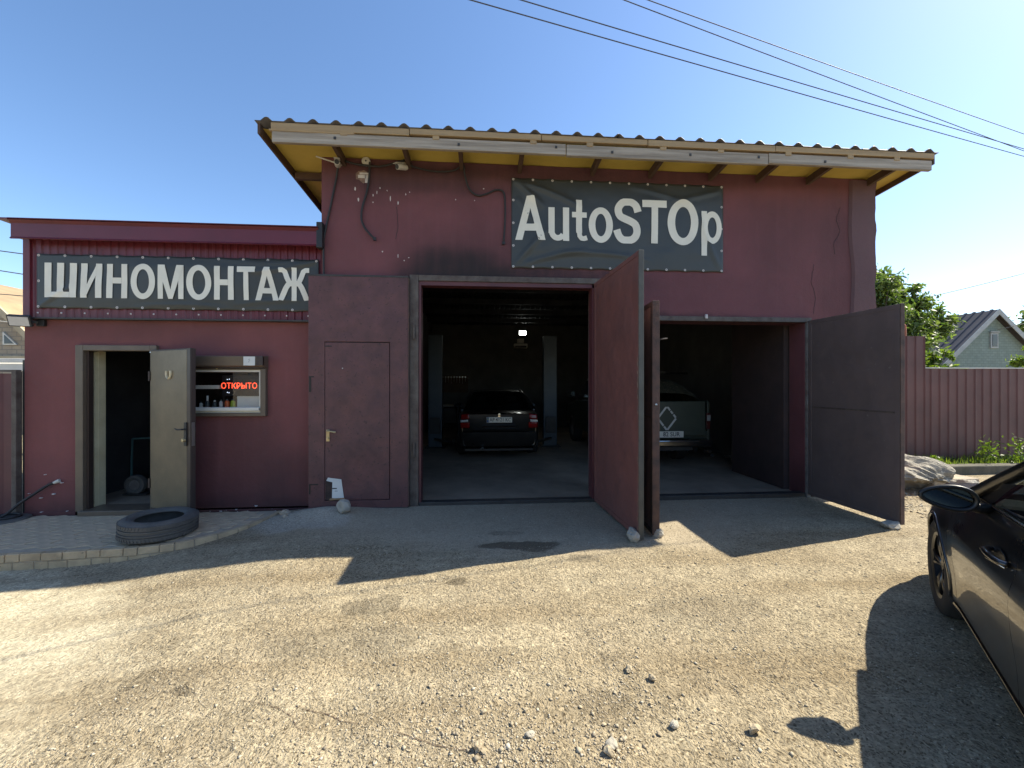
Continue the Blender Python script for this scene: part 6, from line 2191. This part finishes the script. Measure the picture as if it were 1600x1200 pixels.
MB().prism([(-16.74, 3.02), (-16.44, 3.02), (-16.74, 3.33)], .01, 'XZ', 9.928).build('pane', 'window_dark', w_)
MB().box(-25.4, -15.5, 9.9, 9.998, 2.42, 2.58).build('ledge', 'verge_tan', hl)

# house across the street, mirrored in the workshop window and the cars
ho = thing('brick_house', 'tan brick house across the street mirrored in the workshop window', 'house', (-10.5, -19, 0))
MB().box(-15, -6, -22.5, -16, -.4, 3.4).build('wall', 'brick_tan', ho)
MB().prism([(-15.4, 3.4), (-5.6, 3.4), (-10.5, 6.2)], -7.4, 'XZ', -15.6).build('roof', 'tan_roof', ho)
for x in (-13.4, -8.6):
    w_ = MB().box(x - .6, x + .6, -15.99, -15.95, 1.0, 2.4).build('window', 'pvc_white', ho)
    MB().box(x - .52, x + .52, -15.948, -15.94, 1.08, 2.32).build('pane', 'window_dark', w_)


# ================================================================== trees, bush, grass
def leaf_cloud(name, clumps, n, size, mat, seed, parent):
    rng = np.random.default_rng(seed)
    cw = np.array([c[3] ** 2 for c in clumps])
    pick = rng.choice(len(clumps), n, p=cw / cw.sum())
    C = np.array([c[:3] for c in clumps])[pick]
    r = np.array([c[3] for c in clumps])[pick]
    d = rng.normal(size=(n, 3))
    d /= np.linalg.norm(d, axis=1)[:, None]
    d[:, 2] *= .8
    rad = rng.random(n) ** .45
    far = rng.random(n) < .3
    P = C + d * (r * np.where(far, rad * 1.75, rad))[:, None]
    ax_ = rng.normal(size=(n, 3)) * .7 + d * .7 + np.array([0, 0, -.35])
    ax_ /= np.linalg.norm(ax_, axis=1)[:, None]
    nr = rng.normal(size=(n, 3))
    sd = np.cross(ax_, nr)
    sd /= np.linalg.norm(sd, axis=1)[:, None]
    nn = np.cross(ax_, sd)
    s = size * (.6 + .8 * rng.random(n))[:, None]
    v0 = P - ax_ * s
    v1 = P + sd * s * .36 + nn * s * .12
    v2 = P + ax_ * s
    v3 = P - sd * s * .36 + nn * s * .12
    co = np.stack([v0, v1, v2, v3], 1).reshape(-1, 3)
    F = np.arange(4 * n).reshape(-1, 4)
    me = mesh_np(name, co, F)
    me.materials.append(MATS[mat])
    return link(name, me, parent)


def tree(label, base, H, crown, n, size, mat, seed, trunk_r=.12, group=None, cat='tree', name='tree'):
    rng = random.Random(seed)
    t = thing(name, label, cat, base, 0, group)
    bx_, by_, bz_ = base
    m = MB()
    top = (bx_ + rng.uniform(-.2, .2), by_, bz_ + H * .8)
    m.tube(smooth_path([(bx_, by_, bz_ - .3), (bx_ + rng.uniform(-.1, .1), by_, bz_ + H * .35), top], 4), [trunk_r * (1 - .085 * k) for k in range(9)], 8)
    m.build('trunk', 'bark', t, smooth='all')
    clumps = []
    for cx, cz, rx, rz, k in crown:
        for i in range(k):
            a = rng.uniform(0, 6.283)
            q = rng.random() ** .6
            x = bx_ + cx + rx * q * math.cos(a)
            z = bz_ + cz + rz * q * math.sin(a)
            y = by_ + rng.uniform(-1, 1) * rx * .8
            cr = rng.uniform(.22, .46) * min(rx, rz) * .9
            clumps.append((x, y, z, cr))
    for c in clumps[::2]:
        b0 = Vector((bx_, by_, bz_ + H * rng.uniform(.3, .6)))
        c_ = Vector(c[:3])
        mid = b0.lerp(c_, .5) + Vector((0, 0, .1))
        MB().tube([b0, mid, c_], [trunk_r * .35, trunk_r * .22, .008], 5).build('limb', 'bark', t, smooth='all')
    leaf_cloud('crown', clumps, n, size, mat, seed, t)
    return t


tree('leafy green tree rising right behind the garage corner', (15.5, 9.0, 0), 6.6, [(0, 4.6, 1.15, 1.9, 44), (.75, 5.3, .5, .7, 12)], 15000, .095, 'leaf_green', 3, .14, 'trees beyond the right fence')
tree('lower spreading green tree between the garage tree and the gabled house', (17.0, 9.4, 0), 5.0, [(0, 3.8, 1.0, 1.2, 28), (.8, 4.3, .5, .5, 8)], 11000, .095, 'leaf_green', 5, .10, 'trees beyond the right fence')
tree('green tree at the right edge beyond the gabled house', (39.6, 20.0, 0), 7.0, [(0, 5.4, 1.6, 1.7, 24)], 4000, .14, 'leaf_green', 8, .18, 'trees beyond the right fence')
tree('bright yellow green bush at the right edge behind the fence', (22.2, 9.0, 0), 2.8, [(0, 2.5, .7, .6, 14)], 1800, .09, 'leaf_bright', 9, .05, None, 'bush', 'bush')
tree('bright yellow green bush leaning over the low fence by the tall section', (10.0, 3.0, 0), 2.2, [(0, 1.95, .5, .42, 22), (.75, 1.86, .75, .16, 14), (.35, 2.3, .25, .22, 6)], 2400, .062, 'leaf_bright', 10, .04, None, 'bush', 'bush')

bk = MB().box(6.95, 16.5, 1.255, 2.3, -.2, .10).build('soil_bank', pmat('soil', (.16, .12, .08), (.1, .08, .05), 4, .95, .8, 30), None)
tag(bk, kind='structure')


def grass():
    rng = np.random.default_rng(4)
    n = 5200
    x = 6.9 + 8 * rng.random(n)
    y = 1.22 + .62 * rng.random(n)
    keep = fbm(x * 1.6, y * 2, N2, 3) > -.18
    x, y = x[keep], y[keep]
    n = len(x)
    h = .05 + .14 * rng.random(n) ** 2 * (1 + .9 * (fbm(x * .9, y, N3, 2)))
    a = rng.random(n) * 6.283
    lean = .6 * h * rng.random(n)
    w = .006 + .010 * rng.random(n)
    z = np.full(n, .095)
    dx, dy = np.cos(a), np.sin(a)
    p0 = np.stack([x - dy * w, y + dx * w, z], 1)
    p1 = np.stack([x + dy * w, y - dx * w, z], 1)
    p2 = np.stack([x + dx * lean, y + dy * lean, z + h], 1)
    me = mesh_np('grass', np.stack([p0, p1, p2], 1).reshape(-1, 3), np.arange(3 * n).reshape(-1, 3))
    me.materials.append(MATS['grass_green'])
    o = link('grass', me)
    tag(o, 'green grass and weeds growing on the bank under the right fence', 'grass', kind='stuff')


grass()
for i, (x, y, h, lb) in enumerate(((9.3, 1.35, .45, 'leafy weed on the kerb right of the concrete slab'), (8.0, 1.15, .22, 'small leafy weed drooping over the kerb behind the boulder'), (9.9, 1.3, .5, 'tall leafy weed on the bank nearest the car roof line'))):
    t = thing('weed', lb, 'plant', (x, y, .1))
    MB().tube([(x, y, .05), (x + .02, y, .1 + h * .5), (x, y + .02, .1 + h)], .006, 5).build('stem', 'leaf_bright', t)
    leaf_cloud('leaves', [(x, y, .1 + h * k, h * .32) for k in (.3, .55, .8)], 160, .035, 'leaf_bright', 20 + i, t)

# litter of dry leaves and rubble by the boulder
def rubble_patch():
    rng = np.random.default_rng(9)
    n = 1400
    x = 5.2 + 2.4 * rng.random(n)
    y = -1.3 + 1.7 * rng.random(n)
    s = .006 + .022 * rng.random(n) ** 3
    base = np.array([(1, 0, 0), (-1, 0, 0), (0, 1, 0), (0, -1, 0), (0, 0, 1), (0, 0, -1)], float)
    fs = np.array([(0, 2, 4), (2, 1, 4), (1, 3, 4), (3, 0, 4), (2, 0, 5), (1, 2, 5), (3, 1, 5), (0, 3, 5)])
    V = base[None] * (.6 + .8 * rng.random((n, 6, 1))) + (rng.random((n, 6, 3)) - .5) * .5
    V[:, :, 2] *= .6
    co = V * s[:, None, None] + np.stack([x, y, ground_z(x, y) + s * .2], 1)[:, None]
    me = mesh_np('rubble_patch', co.reshape(-1, 3), (fs[None] + 6 * np.arange(n)[:, None, None]).reshape(-1, 3))
    me.materials.append(MATS['gravel_mix'] if 'gravel_mix' in MATS else bpy.data.materials['gravel_mix'])
    o = link('rubble', me)
    tag(o, 'loose rubble and dirt scattered in front of the boulder', 'rubble', kind='stuff')


rubble_patch()


# ================================================================== overhead wires
pmat('wire_grey', (0.09, 0.085, 0.09), (0.07, 0.066, 0.07), 3.0, 0.6, 0.0)


def wire(label, a, b, sag, r, group, mat='wire_grey', n=40):
    a, b = Vector(a), Vector(b)
    pts = [a.lerp(b, k / n) - Vector((0, 0, sag * 4 * (k / n) * (1 - k / n))) for k in range(n + 1)]
    o = MB().tube(pts, r, 6).build('overhead_wire', mat, None, smooth='all')
    tag(o, label, 'wire', group)


GW = 'overhead wires crossing the sky at upper right'
def ext(p, q, k0, k1):
    p, q = Vector(p), Vector(q)
    return p + (q - p) * k0, p + (q - p) * k1
for lb, p, q, r in (('lowest overhead wire crossing above the right end of the garage roof', (-.07, -1.93, 4.93), (7.95, -.04, 5.05), .0048),
                    ('second lowest overhead wire crossing above the garage roof', (.36, -1.83, 5.06), (7.95, -.04, 5.16), .0048),
                    ('third overhead wire meeting the topmost one in mid sky', (1.35, -1.6, 5.36), (7.95, -.04, 5.13), .0045),
                    ('topmost overhead wire of the four at upper right', (1.6, -1.54, 5.44), (7.95, -.04, 5.38), .0045)):
    a, b = ext(p, q, -1.6, 3.0)
    wire(lb, a, b, .10, r, GW)
wire('thin grey wire running down to the tree by the gabled house', (15.6, 9, 4.6), (26.5, 9, 7.4), .12, .016, 'wires by the gabled house', 'steel_worn')
wire('short pale wire reaching the roof of the gabled house', (25.6, 12.6, 4.3), (33, 10, 6.9), .15, .016, 'wires by the gabled house', 'steel_worn')
wire('upper dark wire at the left edge behind the red clad wall', (-24, 6, 6.6), (-4, 6, 4.1), .1, .014, 'wires at the left edge')
wire('middle dark wire at the left edge before the tan roof', (-24, 6, 6.4), (-4, 6, 3.35), .1, .014, 'wires at the left edge')
wire('lowest dark wire at the left edge across the tan roof', (-24, 6, 4.9), (-4, 6, 3.4), .1, .012, 'wires at the left edge')
wire('pale wire at the left edge across the brick gable', (-24, 6, 4.6), (-4, 6, 2.4), .1, .010, 'wires at the left edge', 'white_plastic')
